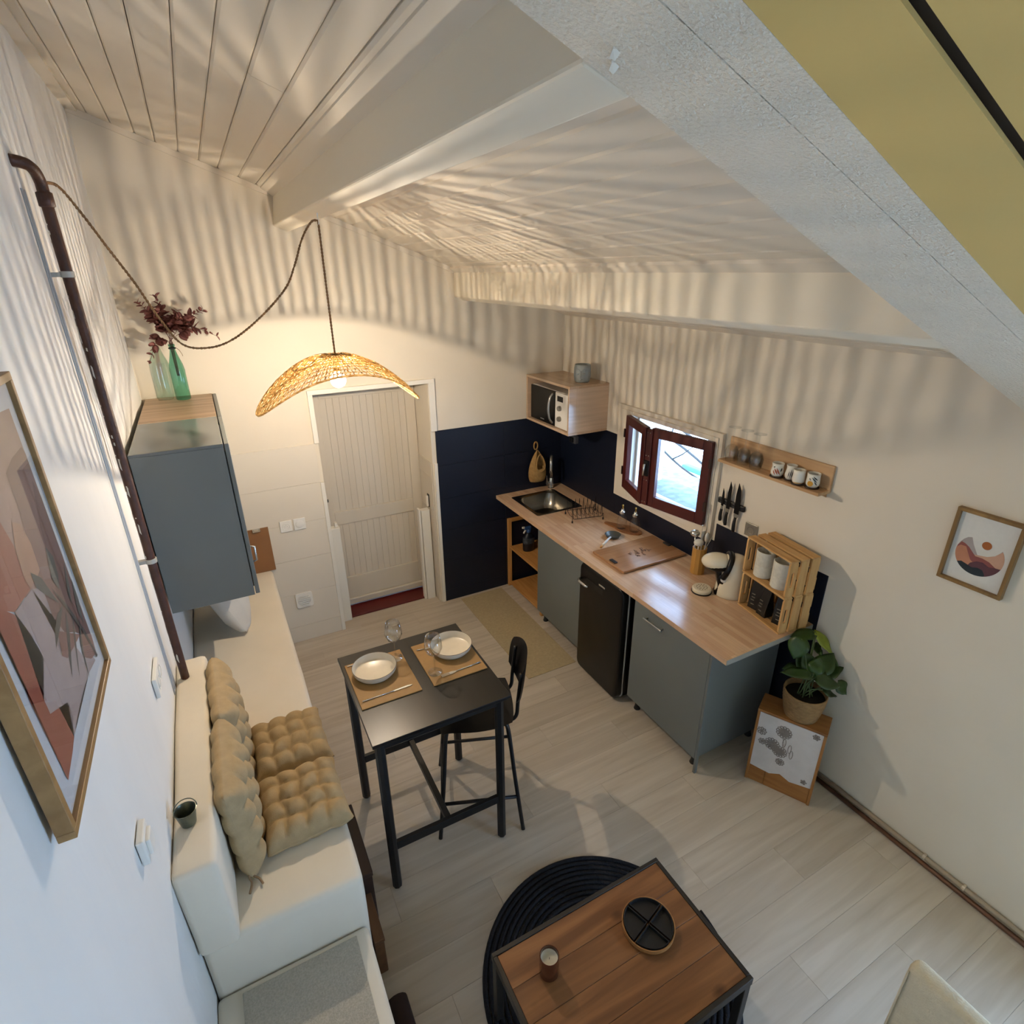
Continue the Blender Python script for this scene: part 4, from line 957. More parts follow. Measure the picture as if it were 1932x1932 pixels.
# utensil jar
uj = thing('utensil_jar', 'faceted bamboo jar holding kitchen utensils', 'jar', (2.50, 2.235, CZ))
ux, uy = 2.500, 2.240
bm = BM(); lathe(bm, [(0, .001), (.044, .001), (.044, .175), (.037, .175), (.037, .02), (0, .02)], 11, (ux, uy, CZ)); obj('body', bm, mat('bamboo', '#B8873F', .5, var=.08, vs=10, stretch=(1, 1, .2)), uj)
ut_m = mat('utensil_grey', '#B9B5AA', .35, .5); ut_w = mat('utensil_white', '#D6D2C7', .4)
def utensil(name, label, base, tip, head, m, k=1.0):
    t = thing(name, label, 'utensil', base); b_, e_ = Vector(base), Vector(tip)
    bm = BM(); tube(bm, [b_, (b_+e_)/2, e_], [.004*k, .0045*k, .004*k], 8); obj('handle', bm, m, t, True)
    bm = BM(); head(bm, e_, (e_-b_).normalized()); obj('head', bm, m, t, True)
def ladle(bm, e, d): ball(bm, e+d*.02, .030, .030, .022, 14, 8)
def spoon(bm, e, d): ball(bm, e+d*.03, .018, .011, .036, 12, 8)
def turner(bm, e, d): bar(bm, e, e+d*.08, .030, .006)
def whisk(bm, e, d):
    for a in range(5):
        v = Vector((math.cos(a*PI/5), math.sin(a*PI/5), 0))*.022; tube(bm, spline([e, e+v+d*.04, e+d*.085, e-v+d*.04, e], 4), .0014, 5)
utensil('ladle', 'steel ladle standing in the bamboo jar', (ux-.010, uy+.014, CZ+.022), (ux-.024, uy+.030, CZ+.245), ladle, chrome_m)
utensil('ladle', 'white slotted ladle standing in the bamboo jar', (ux-.016, uy-.006, CZ+.022), (ux-.030, uy-.012, CZ+.200), ladle, ut_w)
utensil('serving_spoon', 'grey serving spoon standing in the bamboo jar', (ux+.014, uy-.010, CZ+.022), (ux+.022, uy-.021, CZ+.215), spoon, ut_w)
utensil('spatula', 'white spatula standing in the bamboo jar', (ux+.012, uy+.010, CZ+.022), (ux+.028, uy+.016, CZ+.190), turner, ut_w)
utensil('whisk', 'thin steel whisk sticking out of the bamboo jar', (ux+.004, uy+.030, CZ+.022), (ux+.014, uy-.066, CZ+.262), lambda bm, e, d: ball(bm, e, .004, u=8, v=6), steel_m, .5)
# ---- coffee machine
cm = thing('coffee_machine', 'cream and black pod coffee machine on the worktop', 'coffee machine', (2.44, 1.985, CZ), math.atan2(.085, -.11))
bm = BM(); lathe(bm, [(0, 0), (.078, 0), (.082, .006), (.080, .03), (.074, .10), (.073, .17), (.066, .215), (.048, .245), (.022, .258), (0, .261)], 28, (-.050, 0, 0), 1.12, 1.0); obj('body', bm, cream_m, cm, True, world=False)
bm = BM(); ball(bm, (.048, 0, .208), .088, .064, .050, 24, 14); obj('brew_head', bm, cream_m, cm, True, world=False)
bm = BM(); ball(bm, (.040, 0, .192), .082, .062, .042, 24, 12); obj('head_underside', bm, gloss_black_m, cm, True, world=False)
bm = BM(); prism(bm, [(-.02, .0), (.045, .0), (.030, .06), (.045, .12), (.055, .16), (.02, .20), (-.03, .20), (-.03, .1)], 'y', -.036, .036); bev(bm, .010, 2); obj('column', bm, gloss_black_m, cm, True, world=False, auto=True)
bm = BM(); pts = [(.035, s_y, z_) for s_y, z_ in ((-.050, .125), (-.060, .165), (-.058, .205), (-.038, .243), (0, .256), (.038, .243), (.058, .205), (.060, .165), (.050, .125))]
pts = [(x-.022-.30*(z_-.125), y_, z_) for x, y_, z_ in pts]; tube(bm, spline(pts, 5), .017, 8); obj('lever_band', bm, gloss_black_m, cm, True, world=False)
for s in (1, -1):
    bm = BM(); lathe(bm, [(0, .008), (.016, .008), (.019, 0)], 18); bmesh.ops.rotate(bm, verts=bm.verts[:], matrix=Matrix.Rotation(-s*PI/2, 3, 'X')); bmesh.ops.translate(bm, verts=bm.verts[:], vec=(.008, s*.052, .118)); obj('pivot_button', bm, plastic_m, cm, True, world=False)
    bm = BM(); lathe(bm, [(0, .004), (.030, .004), (.034, 0)], 18); bmesh.ops.rotate(bm, verts=bm.verts[:], matrix=Matrix.Rotation(-s*PI/2, 3, 'X')); bmesh.ops.translate(bm, verts=bm.verts[:], vec=(.008, s*.049, .118)); obj('pivot_disc', bm, gloss_black_m, cm, True, world=False)
bm = BM(); lathe(bm, [(0, .002), (.052, .002), (.056, .008), (.056, .024), (.050, .03), (0, .03)], 26, (.112, 0, 0)); tr_ = obj('drip_tray', bm, cream_m, cm, True, world=False, auto=True)
bm = BM(); lathe(bm, [(0, 0), (.058, 0), (.060, .006), (.056, .008)], 26, (.112, 0, 0)); obj('tray_base', bm, gloss_black_m, cm, True, world=False)
bm = BM()
for a in range(12): ball(bm, (.112+.030*math.cos(a*PI/6), .030*math.sin(a*PI/6), .0302), .004, .004, .0012, 8, 5)
for a in range(6): ball(bm, (.112+.015*math.cos(a*PI/3), .015*math.sin(a*PI/3), .0302), .004, .004, .0012, 8, 5)
o = obj('painted_drain_holes', bm, mat('hole_shade_brown', '#6E6046', .6), cm, world=False); o['kind'] = 'stuff'  # raised brown dots, painted for the shade inside the drain holes
# ---- stacked crates with canisters and coffee bags
def slot_board(bm, w_, h, tk, sl, sh_):
    """upright board in the xz plane with a rounded hand slot"""
    n = 6; O, I = [], []
    for qx, qz, a0 in ((1, 1, 0), (-1, 1, PI/2), (-1, -1, PI), (1, -1, 3*PI/2)):
        for k in range(n):
            a = a0+PI/2*k/(n-1); r = sl*.49
            I.append((qx*(sl/2-r)+r*math.cos(a), qz*(sh_/2-r)+r*math.sin(a)))
            f = k/(n-1); p0, p1 = {0: ((1, .5), (.0, 1)), 1: ((0, 1), (-1, .5)), 2: ((-1, -.5), (0, -1)), 3: ((0, -1), (1, -.5))}[int(round(a0/(PI/2)))]
            c = (qx, qz); q = ((p0[0]+(c[0]-p0[0])*f*2, p0[1]+(c[1]-p0[1])*f*2) if f < .5 else (c[0]+(p1[0]-c[0])*(f-.5)*2, c[1]+(p1[1]-c[1])*(f-.5)*2))
            O.append((q[0]*w_/2, q[1]*h/2))
    m_ = len(I); q = [[bm.verts.new((u, t_, v)) for u, v in P] for t_ in (-tk/2, tk/2) for P in (I, O)]
    for i in range(m_):
        j = (i+1) % m_
        bm.faces.new((q[0][i], q[0][j], q[1][j], q[1][i])); bm.faces.new((q[2][i], q[3][i], q[3][j], q[2][j]))
        bm.faces.new((q[0][i], q[2][i], q[2][j], q[0][j])); bm.faces.new((q[1][i], q[1][j], q[3][j], q[3][i]))
    bmesh.ops.recalc_face_normals(bm, faces=bm.faces[:]); return bm
crate_w = wood('crate_pine', '#B98D55', '#D2A86E', 'y', 1.2, .6); crate_z = wood('crate_pine_end', '#B98D55', '#D2A86E', 'z', 1.2, .6)
def crate(label, z0, x_off):
    # local: x depth 0..D (opening at x=0), y width -W/2..W/2, z height
    W, D, H = .318, .185, .215
    t = thing('wooden_crate', label, 'crate', (2.404+x_off, 1.697, z0), -.165)
    tk = .009
    for zz in (0, H-tk):
        for i in range(3): obj('slat', (lambda b_: bev(b_, .001, 1))(B(i*.067, i*.067+.050, -W/2+.0, W/2-.0, zz, zz+tk)), crate_w, t, world=False)
    for s in (1, -1):
        y_ = s*(W/2-.006)
        bm = BM(); slot_board(bm, .050, H-2*tk-.001, .011, .018, .085); bmesh.ops.translate(bm, verts=bm.verts[:], vec=(.025, y_, H/2)); obj('handle_slat', bm, crate_z, t, world=False)
        for i in (1, 2): obj('slat', (lambda b_: bev(b_, .001, 1))(B(i*.067, i*.067+.050, y_-.0055, y_+.0055, tk+.0005, H-tk-.0005)), crate_z, t, world=False)
    for i in range(2): obj('back_slat', B(D-.001, D+.007, -W/2+.005, W/2-.005, .02+i*.11, .09+i*.11), crate_w, t, world=False)
    return t
cr1 = crate('pine crate on its side on the worktop holding black coffee bags', CZ+.0005, 0)
cr2 = crate('pine crate stacked on top holding two white canisters', CZ+.2160, -.008)
def crl(c, x, y_, z): 
    a = -.165; return (c.location.x+x*math.cos(a)-y_*math.sin(a), c.location.y+x*math.sin(a)+y_*math.cos(a), c.location.z+z)
can_m = mat('speckled_ceramic', '#CFCBBC', .7, var=.08, vs=60, bump=.2, bs=90)
for k, yy in enumerate((.072, -.055)):
    q = crl(cr2, .062, yy, .0095); t = thing('canister', 'off-white ribbed canister in the upper crate, ' + ('nearer the coffee machine' if k == 0 else 'nearer the houseplant'), 'canister', q, group='canisters in the upper crate')
    bm = BM(); lathe(bm, [(0, 0), (.046, 0), (.049, .004), (.049, .066), (.0478, .069), (.049, .072), (.049, .148), (.046, .150), (.044, .146), (.044, .02), (0, .02)], 30, q); obj('body', bm, can_m, t, True, auto=True)
bag_m = mat('coffee_bag_black', '#0E0C0B', .4, var=.2); pr_m = mat('bag_print', '#7D766A', .6)
for k, (yy, xx, a) in enumerate(((.085, .06, .25), (.010, .055, .05), (-.085, .075, .35))):
    q = crl(cr1, xx, yy, .0095); t = thing('coffee_bag', 'black coffee bag with pale print in the lower crate, ' + ('beside the coffee machine end', 'in the middle', 'at the plant end')[k], 'bag', q, -.165+a, group='coffee bags in the lower crate')
    bm = BM(); w2, d2, h2 = .032, .028, .165
    V = hexa(bm, [(-d2, -w2, 0), (d2, -w2, 0), (d2, w2, 0), (-d2, w2, 0), (-.004, -w2*.95, h2), (.004, -w2*.95, h2), (.004, w2*.95, h2), (-.004, w2*.95, h2)])
    bmesh.ops.subdivide_edges(bm, edges=bm.edges[:], cuts=3)
    for v in bm.verts:
        f = math.sin(PI*min(1, max(0, v.co.z/h2)))
        v.co.x *= 1+.35*f; v.co += Vector((noise.noise(v.co*30), noise.noise(v.co*30+Vector((3, 0, 0))), 0))*.003
    obj('pouch', bm, bag_m, t, True, world=False, auto=True)
    for j, z in enumerate((.035, .060, .078, .095)):
        obj('printed_line', B(-.040+.004*(j > 2), -.0375+.004*(j > 2), -.012+.004*(j % 2), .012-.004*((j+1) % 2), z, z+.004), pr_m, t, world=False)

# ================================================================== RIGHT WALL: shelf, mugs, knives, socket, picture
shf = thing('wall_shelf', 'oak ledge shelf with back board holding mugs and glasses', 'shelf', (2.58, 1.9, 1.635))
obj('back_board', RB(XR-.016, XR-.001, 1.583, 2.225, 1.650, 1.774, .001, 1), oak_m, shf)
obj('ledge_board', RB(XR-.100, XR-.001, 1.583, 2.225, 1.634, 1.650, .001, 1), oak_m, shf)
obj('corner_gusset', (lambda b_: prism(b_, [(XR-.06, 1.6335), (XR-.002, 1.6335), (XR-.002, 1.605)], 'y', 1.60, 1.612))(BM()), oak_m, shf)
mug_m = mat('white_glaze', '#DEDACE', .25, var=.02, coat=.3); brown_b = mat('dark_brown_base', '#3A2412', .5)
def mug(label, x, y_, h, r, waist, marks):
    t = thing('tumbler', label, 'cup', (x, y_, 1.6505))
    z0 = 1.6505+.006
    bm = BM(); lathe(bm, [(0, 0), (r*1.05, 0), (r*1.08, .003), (r*1.03, .006), (0, .006)], 24, (x, y_, 1.6505)); obj('base_disc', bm, brown_b, t, True, auto=True)  # plain dark brown disc under the tumbler
    prof = [(0, .0), (r*.75, .0), (r*.98, .012), (r*1.0, h*.35), (r*(1-waist), h*.75), (r*(1-waist*.5), h), (r*(1-waist*.5)-.003, h), (r*(1-waist)-.003, h*.75), (r*.9, h*.35), (0, .008)]
    bm = BM(); lathe(bm, prof, 28, (x, y_, z0)); obj('cup_body', bm, mug_m, t, True)
    a0 = math.atan2(-y_, -x)
    def rad(z):
        f = z/h
        return r if f < .35 else r*(1-waist*(f-.35)/.4) if f < .75 else r*(1-waist+waist*.5*(f-.75)/.25)
    def mp(u, z, k=.0006): a = a0+u; q = rad(z)+k; return Vector((x+q*math.cos(a), y_+q*math.sin(a), z0+z))
    for (kind, u0, zz0, u1, zz1, wd, m) in marks:
        bm = BM()
        if kind == 'leaf': tube(bm, [mp(u0+(u1-u0)*i/6, (zz0+(zz1-zz0)*i/6), .0) for i in range(7)], [.0008, wd*.6, wd, wd*1.1, wd, wd*.6, .0008], 6)
        else:
            P = [bm.verts.new(mp(u0, zz0, .0008))]
            ring = [bm.verts.new(mp(u0+wd/r*math.cos(a), zz0+wd*math.sin(a), .0009)) for a in [2*PI*i/14 for i in range(14)]]
            for i in range(14): bm.faces.new((P[0], ring[i], ring[(i+1) % 14]))
        obj('painted_mark', bm, m, t, True)
    return t
rust = mat('mark_rust', '#A8512F', .4); ink = mat('mark_ink', '#1F1B19', .4); ochre = mat('mark_ochre', '#C9922E', .4); slate = mat('mark_slate', '#43525A', .4)
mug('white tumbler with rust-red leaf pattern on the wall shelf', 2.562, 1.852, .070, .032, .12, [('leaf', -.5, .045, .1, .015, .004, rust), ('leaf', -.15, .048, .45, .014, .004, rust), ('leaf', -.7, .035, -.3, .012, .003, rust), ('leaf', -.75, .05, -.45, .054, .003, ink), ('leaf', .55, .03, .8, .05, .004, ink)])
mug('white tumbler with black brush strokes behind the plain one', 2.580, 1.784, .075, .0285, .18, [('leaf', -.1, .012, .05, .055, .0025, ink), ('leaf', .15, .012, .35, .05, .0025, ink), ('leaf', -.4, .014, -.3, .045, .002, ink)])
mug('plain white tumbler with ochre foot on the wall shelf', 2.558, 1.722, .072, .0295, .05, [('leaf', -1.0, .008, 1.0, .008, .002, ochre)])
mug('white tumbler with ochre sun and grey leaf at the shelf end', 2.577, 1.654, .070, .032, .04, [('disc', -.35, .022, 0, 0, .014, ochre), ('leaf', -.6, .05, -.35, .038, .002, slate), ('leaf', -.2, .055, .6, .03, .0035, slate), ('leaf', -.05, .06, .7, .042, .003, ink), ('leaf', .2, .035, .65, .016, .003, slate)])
def goblet(bm, x, y_, z, inv=False, h=.195, r=.038):
    pr = [(0, .002), (.034, 0), (.034, .002), (.006, .006), (.0035, .015), (.0035, .085), (.008, .095), (r*.72, .112), (r, .14), (r*.98, .16), (r*.80, h), (r*.78, h), (r*.95, .16), (r*.96, .14), (r*.68, .115), (0, .098)]
    if inv: pr = [(a, h-b) for a, b in pr]
    lathe(bm, pr, 26, (x, y_, z)); return bm
for k, (x, y_) in enumerate(((2.573, 2.172), (2.572, 2.085), (2.573, 2.000))):
    bm = BM(); goblet(bm, x, y_, 1.6505, True); tag(obj('wine_glass', bm, clear_m, smooth=True), 'upturned wine glass on the wall shelf, ' + ('closest to the window', 'between two other glasses', 'closest to the tumblers')[k], 'glass', 'upturned glasses on the wall shelf')
# knife rack
kr = thing('knife_rack', 'black magnetic knife strip on the wall beside the window', 'knife rack', (XR-.01, 2.155, 1.37))
bm = B(XR-.020, XR-.001, 2.058, 2.255, 1.352, 1.388); bev(bm, .006, 2); obj('bar', bm, mat('rack_black', '#121315', .4), kr)
for yy in (2.09, 2.13, 2.185, 2.225):
    for z in (1.3605, 1.3755): obj('magnet', B(XR-.0215, XR-.019, yy-.007, yy+.007, z, z+.005), mat('magnet_grey', '#55585C', .4, .6), kr)
def knife(label, y_, ztip, zb, zh, wd, lean):
    t = thing('knife', label, 'knife', (XR-.026, y_, zb))
    x0, x1 = XR-.0245, XR-.0225
    poly = [(y_-wd/2, zb), (y_-wd/2, zb+(ztip-zb)*.45), (y_-wd*.25+lean*.8, zb+(ztip-zb)*.8), (y_+wd*.35+lean, ztip), (y_+wd/2, zb+(ztip-zb)*.6), (y_+wd/2, zb)]
    bm = BM(); prism(bm, poly, 'x', x0, x1); obj('blade', bm, mat('blade_black', '#0E0E0F', .35, .5), t)
    bm = BM(); box(bm, x0-.004, x1+.004, y_-wd*.38, y_+wd*.38, zb-.022, zb); bev(bm, .002, 1); obj('bolster', bm, steel_m, t)
    bm = BM(); n = 6; tube(bm, [(x0+.001, y_+.006*math.sin(PI*i/n)*.6-lean*.2*i/n, zb-.022-(zb-.022-zh)*i/n) for i in range(n+1)], [.008, .0085, .0095, .010, .0105, .011, .009], 10); obj('handle', bm, black_m, t, True)
knife('small black paring knife on the magnetic strip', 2.212, 1.455, 1.345, 1.245, .018, 0)
knife('black utility knife with slim blade on the magnetic strip', 2.168, 1.512, 1.340, 1.232, .026, -.006)
knife('black chef knife with broad blade on the magnetic strip', 2.103, 1.520, 1.330, 1.212, .036, -.004)
t = thing('steel_socket', 'brushed steel wall socket above the navy splashback', 'socket', (XR, 1.995, 1.262))
obj('plate', RB(XR-.010, XR-.0005, 1.953, 2.037, 1.222, 1.304, .002), steel_m, t)
bm = BM(); lathe(bm, [(0, -.008), (.018, -.008), (.020, .001), (.024, .002), (.025, 0)], 22); bmesh.ops.rotate(bm, verts=bm.verts[:], matrix=Matrix.Rotation(-PI/2, 3, 'Y')); bmesh.ops.translate(bm, verts=bm.verts[:], vec=(XR-.011, 1.995, 1.262)); obj('insert', bm, mat('socket_insert', '#8F8C84', .4, .3), t, True, auto=True)

def frame_x(t, x0, x1, y0, y1, z0, z1, wdt, m):
    for a, b, c, d, n in ((y0, y1, z0, z0+wdt, 'frame_rail'), (y0, y1, z1-wdt, z1, 'frame_rail'), (y0, y0+wdt, z0+wdt, z1-wdt, 'frame_stile'), (y1-wdt, y1, z0+wdt, z1-wdt, 'frame_stile')):
        obj(n, RB(x0, x1, a, b, c, d, .001, 1), m, t)
pc2 = thing('framed_print', 'small oak framed print of a round desert landscape with sun', 'picture', (2.62, .91, 1.44))
fram2 = wood('frame_oak_dark', '#7E6038', '#9A7848', 'z', 1.0, .5)
frame_x(pc2, XR-.026, XR-.001, .800, 1.034, 1.445, 1.768, .014, fram2)
paper = mat('art_paper', '#D6D4CD', .8, var=.02, vs=60)
sheet = obj('sheet', B(XR-.010, XR-.006, .813, 1.021, 1.458, 1.755), paper, pc2)
cc = Vector((XR-.0104, .917, 1.588)); RR = .0845
def cpt(u, v, k): return Vector((cc.x-k*.0002, cc.y-u*RR, cc.z+v*RR))
def layer(topline, col, k, name='printed_shape'):
    a, b = topline[0], topline[-1]; a0, a1 = math.atan2(b[1], b[0]), math.atan2(a[1], a[0])
    while a1 > a0: a1 -= 2*PI
    ts = [(p[0], p[1]) for p in topline]; n = 22
    arc_ = [(math.cos(a0+(a1-a0)*i/n), math.sin(a0+(a1-a0)*i/n)) for i in range(n+1)]
    bm = BM(); bm.faces.new([bm.verts.new(cpt(u, v, k)) for u, v in ts[1:-1]+arc_]); bmesh.ops.triangulate(bm, faces=bm.faces[:]); obj(name, bm, mat('ink_'+col.strip('#'), col, .8, var=.05, vs=30), sheet)
layer([(-.80, .60), (-.66, .74), (-.5, .80), (-.35, .45), (-.08, .02), (.10, .03), (.35, .10), (.62, .28), (.80, .60)][1:], '#A69C98', 0)
layer([(-.12, -.02), (.05, .05), (.3, .10), (.58, .26), (.72, .45), (.82, .57)], '#C39A82', 1)
layer([(-.97, .22), (-.86, .44), (-.70, .40), (-.5, .28), (-.15, -.06), (.15, -.05), (.45, -.12), (.75, -.30), (.955, -.29)], '#8A4F49', 2)
layer([(-.99, .10), (-.85, .26), (-.62, .26), (-.48, .0), (-.30, -.30), (-.10, -.45), (.05, -.62), (.1, -.99)], '#B97F62', 3)
layer([(-.45, -.89), (-.25, -.45), (-.02, -.28), (.22, -.24), (.5, -.36), (.75, -.30), (.96, -.28)], '#5E3B43', 4)
layer([(-.80, -.60), (-.62, -.52), (-.40, -.58), (-.15, -.66), (.1, -.58), (.3, -.62), (.42, -.78), (.45, -.89)], '#263036', 5)
bm = BM(); bm.faces.new([bm.verts.new(cpt(.16+.20*math.cos(a), .62+.20*math.sin(a), 6)) for a in [2*PI*i/26 for i in range(26)]]); obj('printed_sun', bm, mat('ink_sun', '#A5602F', .8), sheet)

# ================================================================== LEFT PICTURE
pc1 = thing('framed_poster', 'large oak framed abstract poster in terracotta tones on the left wall', 'picture', (-.36, 1.21, 1.79))
fram1 = wood('frame_oak', '#8A683E', '#A68152', 'y', .8, .45)
PY0, PY1, PZ0, PZ1 = .940, 1.481, 1.790, 2.495
frame_x(pc1, XL+.003, -.345, PY0, PY1, PZ0, PZ1, .016, fram1)
XP = -.3545
poster = obj('sheet', B(XP-.004, XP, PY0+.014, PY1-.014, PZ0+.014, PZ1-.014), mat('poster_paper', '#C9C8CC', .7, var=.02, vs=50), pc1)
def art(px, col, k, name='printed_shape'):
    X = XP+.0002*(k+1); P = []
    for x, y_ in px:
        p = onx(x, y_, X); p.y = min(max(p.y, PY0+.050), PY1-.050); p.z = min(max(p.z, PZ0+.06), PZ1-.06); P.append(p)
    bm = BM(); bm.faces.new([bm.verts.new(p) for p in P]); bmesh.ops.triangulate(bm, faces=bm.faces[:]); obj(name, bm, mat('poster_'+col.strip('#'), col, .75, var=.06, vs=18), poster)
art([(-60, 720), (0, 772), (20, 768), (60, 880), (100, 965), (140, 1090), (100, 1110), (40, 1130), (-60, 1080)], '#A88275', 0)
art([(-80, 960), (0, 985), (26, 1030), (45, 1085), (58, 1110), (28, 1155), (-20, 1150), (-80, 1100)], '#A35C48', 1)
art([(11, 893), (22, 865), (40, 843), (57, 842), (85, 920), (125, 1020), (165, 1130), (178, 1185), (140, 1192), (105, 1195), (78, 1110), (60, 1050), (35, 960)], '#7E5650', 2)
art([(60, 905), (85, 925), (125, 1020), (165, 1130), (178, 1185), (140, 1192), (120, 1195), (100, 1080), (75, 990)], '#6B4440', 3)
art([(22, 985), (38, 988), (58, 1025), (75, 1075), (72, 1085), (58, 1112), (45, 1088), (30, 1040)], '#B08068', 4)
art([(-90, 1080), (0, 1148), (28, 1160), (50, 1200), (75, 1235), (82, 1240), (82, 1310), (95, 1347), (112, 1335), (130, 1324), (140, 1335), (142, 1370), (137, 1420), (130, 1475), (60, 1330), (0, 1190)], '#9A4F3A', 5)
art([(28, 1156), (60, 1112), (80, 1108), (100, 1170), (115, 1235), (128, 1242), (135, 1230), (150, 1240), (160, 1242), (172, 1235), (180, 1245), (168, 1270), (152, 1320), (140, 1390), (137, 1345), (128, 1325), (112, 1335), (95, 1347), (83, 1320), (82, 1240), (60, 1200)], '#A89390', 6)
art([(108, 1190), (150, 1197), (172, 1196), (182, 1232), (172, 1243), (160, 1240), (150, 1200), (128, 1242), (118, 1238)], '#85584F', 7)
for lf in ([(57, 1080), (78, 1090), (95, 1115), (112, 1138), (90, 1125), (70, 1110)], [(86, 1032), (100, 1050), (110, 1085), (112, 1112), (100, 1095), (92, 1065)], [(118, 1142), (114, 1180), (106, 1225), (104, 1190), (108, 1160)], [(124, 1150), (132, 1200), (137, 1280), (130, 1240), (126, 1200)], [(136, 1150), (144, 1215), (151, 1282), (146, 1250), (140, 1210)], [(148, 1160), (158, 1230), (170, 1280), (160, 1250), (152, 1210)], [(120, 1060), (130, 1100), (136, 1140), (128, 1120)], [(134, 1090), (148, 1130), (158, 1175), (146, 1150)]):
    art(lf, '#4A4542', 8, 'printed_leaf')
art([(96, 1108), (126, 1140), (158, 1185), (187, 1243), (185, 1246), (155, 1190), (124, 1145)], '#3F3230', 9, 'printed_stem')
obj('glazing', B(-.3505, -.3495, PY0+.014, PY1-.014, PZ0+.014, PZ1-.014), pane_m, pc1)

# ================================================================== BACK WALL: socket, switch, vent
t = thing('double_outlet', 'white socket and round dimmer plate on the cream tiles beside the door', 'socket', (.34, YB-.01, .985))
for k, (a, b) in enumerate(((.251, .333), (.345, .427))):
    pl = obj('plate', RB(a, b, YB-.018, YB-.0085, .944, 1.03, .003), plastic_m, t)
    bm = BM(); lathe(bm, ([(0, -.006), (.021, -.006), (.023, .001), (.026, .002), (.027, 0)] if k == 0 else [(0, .006), (.024, .006), (.028, .004), (.029, 0)]), 24); bmesh.ops.rotate(bm, verts=bm.verts[:], matrix=Matrix.Rotation(PI/2, 3, 'X')); bmesh.ops.translate(bm, verts=bm.verts[:], vec=((a+b)/2, YB-.0185, .987)); obj('insert', bm, plastic_m, pl, True, auto=True)
    if k == 0:
        for dx_, dz_ in ((-.008, 0), (.008, 0), (0, .01)):
            bm = BM(); ball(bm, (.292+dx_, YB-.0165, .987+dz_), .0022, u=8, v=6); obj('painted_pin_hole', bm, black_m, pl)  # black dots painted for the dark inside the socket holes
vt = thing('vent_grille', 'white square vent with round slatted grille low on the tiles', 'vent', (.33, YB-.01, .36))
bm = B(.268, .390, YB-.020, YB-.0085, .302, .424); bmesh.ops.bevel(bm, geom=[e for e in bm.edges if abs(e.verts[0].co.y-e.verts[1].co.y) > .005], offset=.016, segments=4, profile=.5, affect='EDGES'); obj('plate', bm, plastic_m, vt)
bm = BM(); lathe(bm, [(0, .001), (.046, .001), (.049, .003), (.051, 0)], 30); bmesh.ops.rotate(bm, verts=bm.verts[:], matrix=Matrix.Rotation(PI/2, 3, 'X')); bmesh.ops.translate(bm, verts=bm.verts[:], vec=(.329, YB-.020, .363)); obj('dark_core', bm, plastic_m, vt, True)
for i in range(6):
    z = .363-.038+.0152*i; hwid = math.sqrt(max(0, .046**2-(z-.363)**2)); bm = BM(); bar(bm, (.329-hwid, YB-.0255, z), (.329+hwid, YB-.0255, z), .006, .0085); obj('slat', bm, plastic_m, vt)

# ================================================================== DINING: high table, stool, tableware
TZ = .920
tb = thing('high_table', 'black stained wooden high table with plank top', 'table', (.61, 2.1, 0))
obj('table_top', RB(.298, .928, 1.783, 2.425, TZ-.018, TZ, .002), ebony_m, tb)
for x in (.333, .884):
    for y_ in (1.823, 2.383):
        bm = BM(); lathe(bm, [(0, 0), (.014, 0), (.022, .012), (.022, TZ-.018), (0, TZ-.018)], 8, (x, y_, 0)); obj('leg', bm, black_m, tb)
for y_ in (1.823, 2.383):
    obj('apron', RB(.35, .868, y_-.012, y_+.012, TZ-.062, TZ-.019, .002), black_m, tb); obj('stretcher', RB(.35, .868, y_-.010, y_+.010, .25, .295, .002), black_m, tb)
for x in (.333, .884): obj('apron', RB(x-.012, x+.012, 1.842, 2.364, TZ-.062, TZ-.019, .002), black_m, tb)
obj('centre_stretcher', RB(.595, .622, 1.834, 2.372, .255, .290, .002), black_m, tb)
# stool (local: +x forward)
ang = math.atan2(.2, -.376)+.12
sl = thing('bar_stool', 'black metal bar stool with curved plywood back at the high table', 'stool', (.884, 2.098, 0), ang)
hd_, hw_ = .213, .235; SZ = .635
for sx in (1, -1):
    for sy in (1, -1):
        bm = BM(); tube(bm, spline([(sx*hd_, sy*hw_, .0), (sx*(hd_-.035), sy*(hw_-.05), .32), (sx*(hd_-.06), sy*(hw_-.09), SZ-.05), (sx*(hd_-.085), sy*(hw_-.10), SZ-.012), (sx*(hd_-.12), sy*(hw_-.11), SZ-.008)], 5), .0105, 10); obj('leg', bm, black_m, sl, True, world=False)
def inter(z): f = z/.32; return hd_-.035*f, hw_-.05*f
ix, iy = inter(.20)
for p, q in (((ix, -iy), (ix, iy)), ((-ix, -iy), (-ix, iy)), ((-ix, iy), (ix, iy)), ((-ix, -iy), (ix, -iy))):
    bm = BM(); tube(bm, [(p[0], p[1], .20), (q[0], q[1], .20)], .009, 8); obj('foot_rail', bm, black_m, sl, True, world=False)
for sy in (1, -1):
    bm = BM(); tube(bm, [(hd_-.12, sy*(hw_-.11), SZ-.012), (-hd_+.12, sy*(hw_-.11), SZ-.012)], .009, 8); obj('seat_rail', bm, black_m, sl, True, world=False)
bm = BM(); nx, ny = 12, 12; G = []
for j in range(ny+1):
    r_ = []
    for i in range(nx+1):
        u, v = -1+2*i/nx, -1+2*j/ny
        k = 1-.10*(u*u*v*v); x = .19*u*k; y_ = .195*v*k*(1-.06*(u < 0)*abs(u)); z = SZ+.012*(v*v)*.6 - .025*max(0, u-.6)**2*4 + .02*max(0, -u-.5)*1.2
        r_.append(bm.verts.new((x, y_, z)))
    G.append(r_)
for j in range(ny):
    for i in range(nx): bm.faces.new((G[j][i], G[j][i+1], G[j+1][i+1], G[j+1][i]))
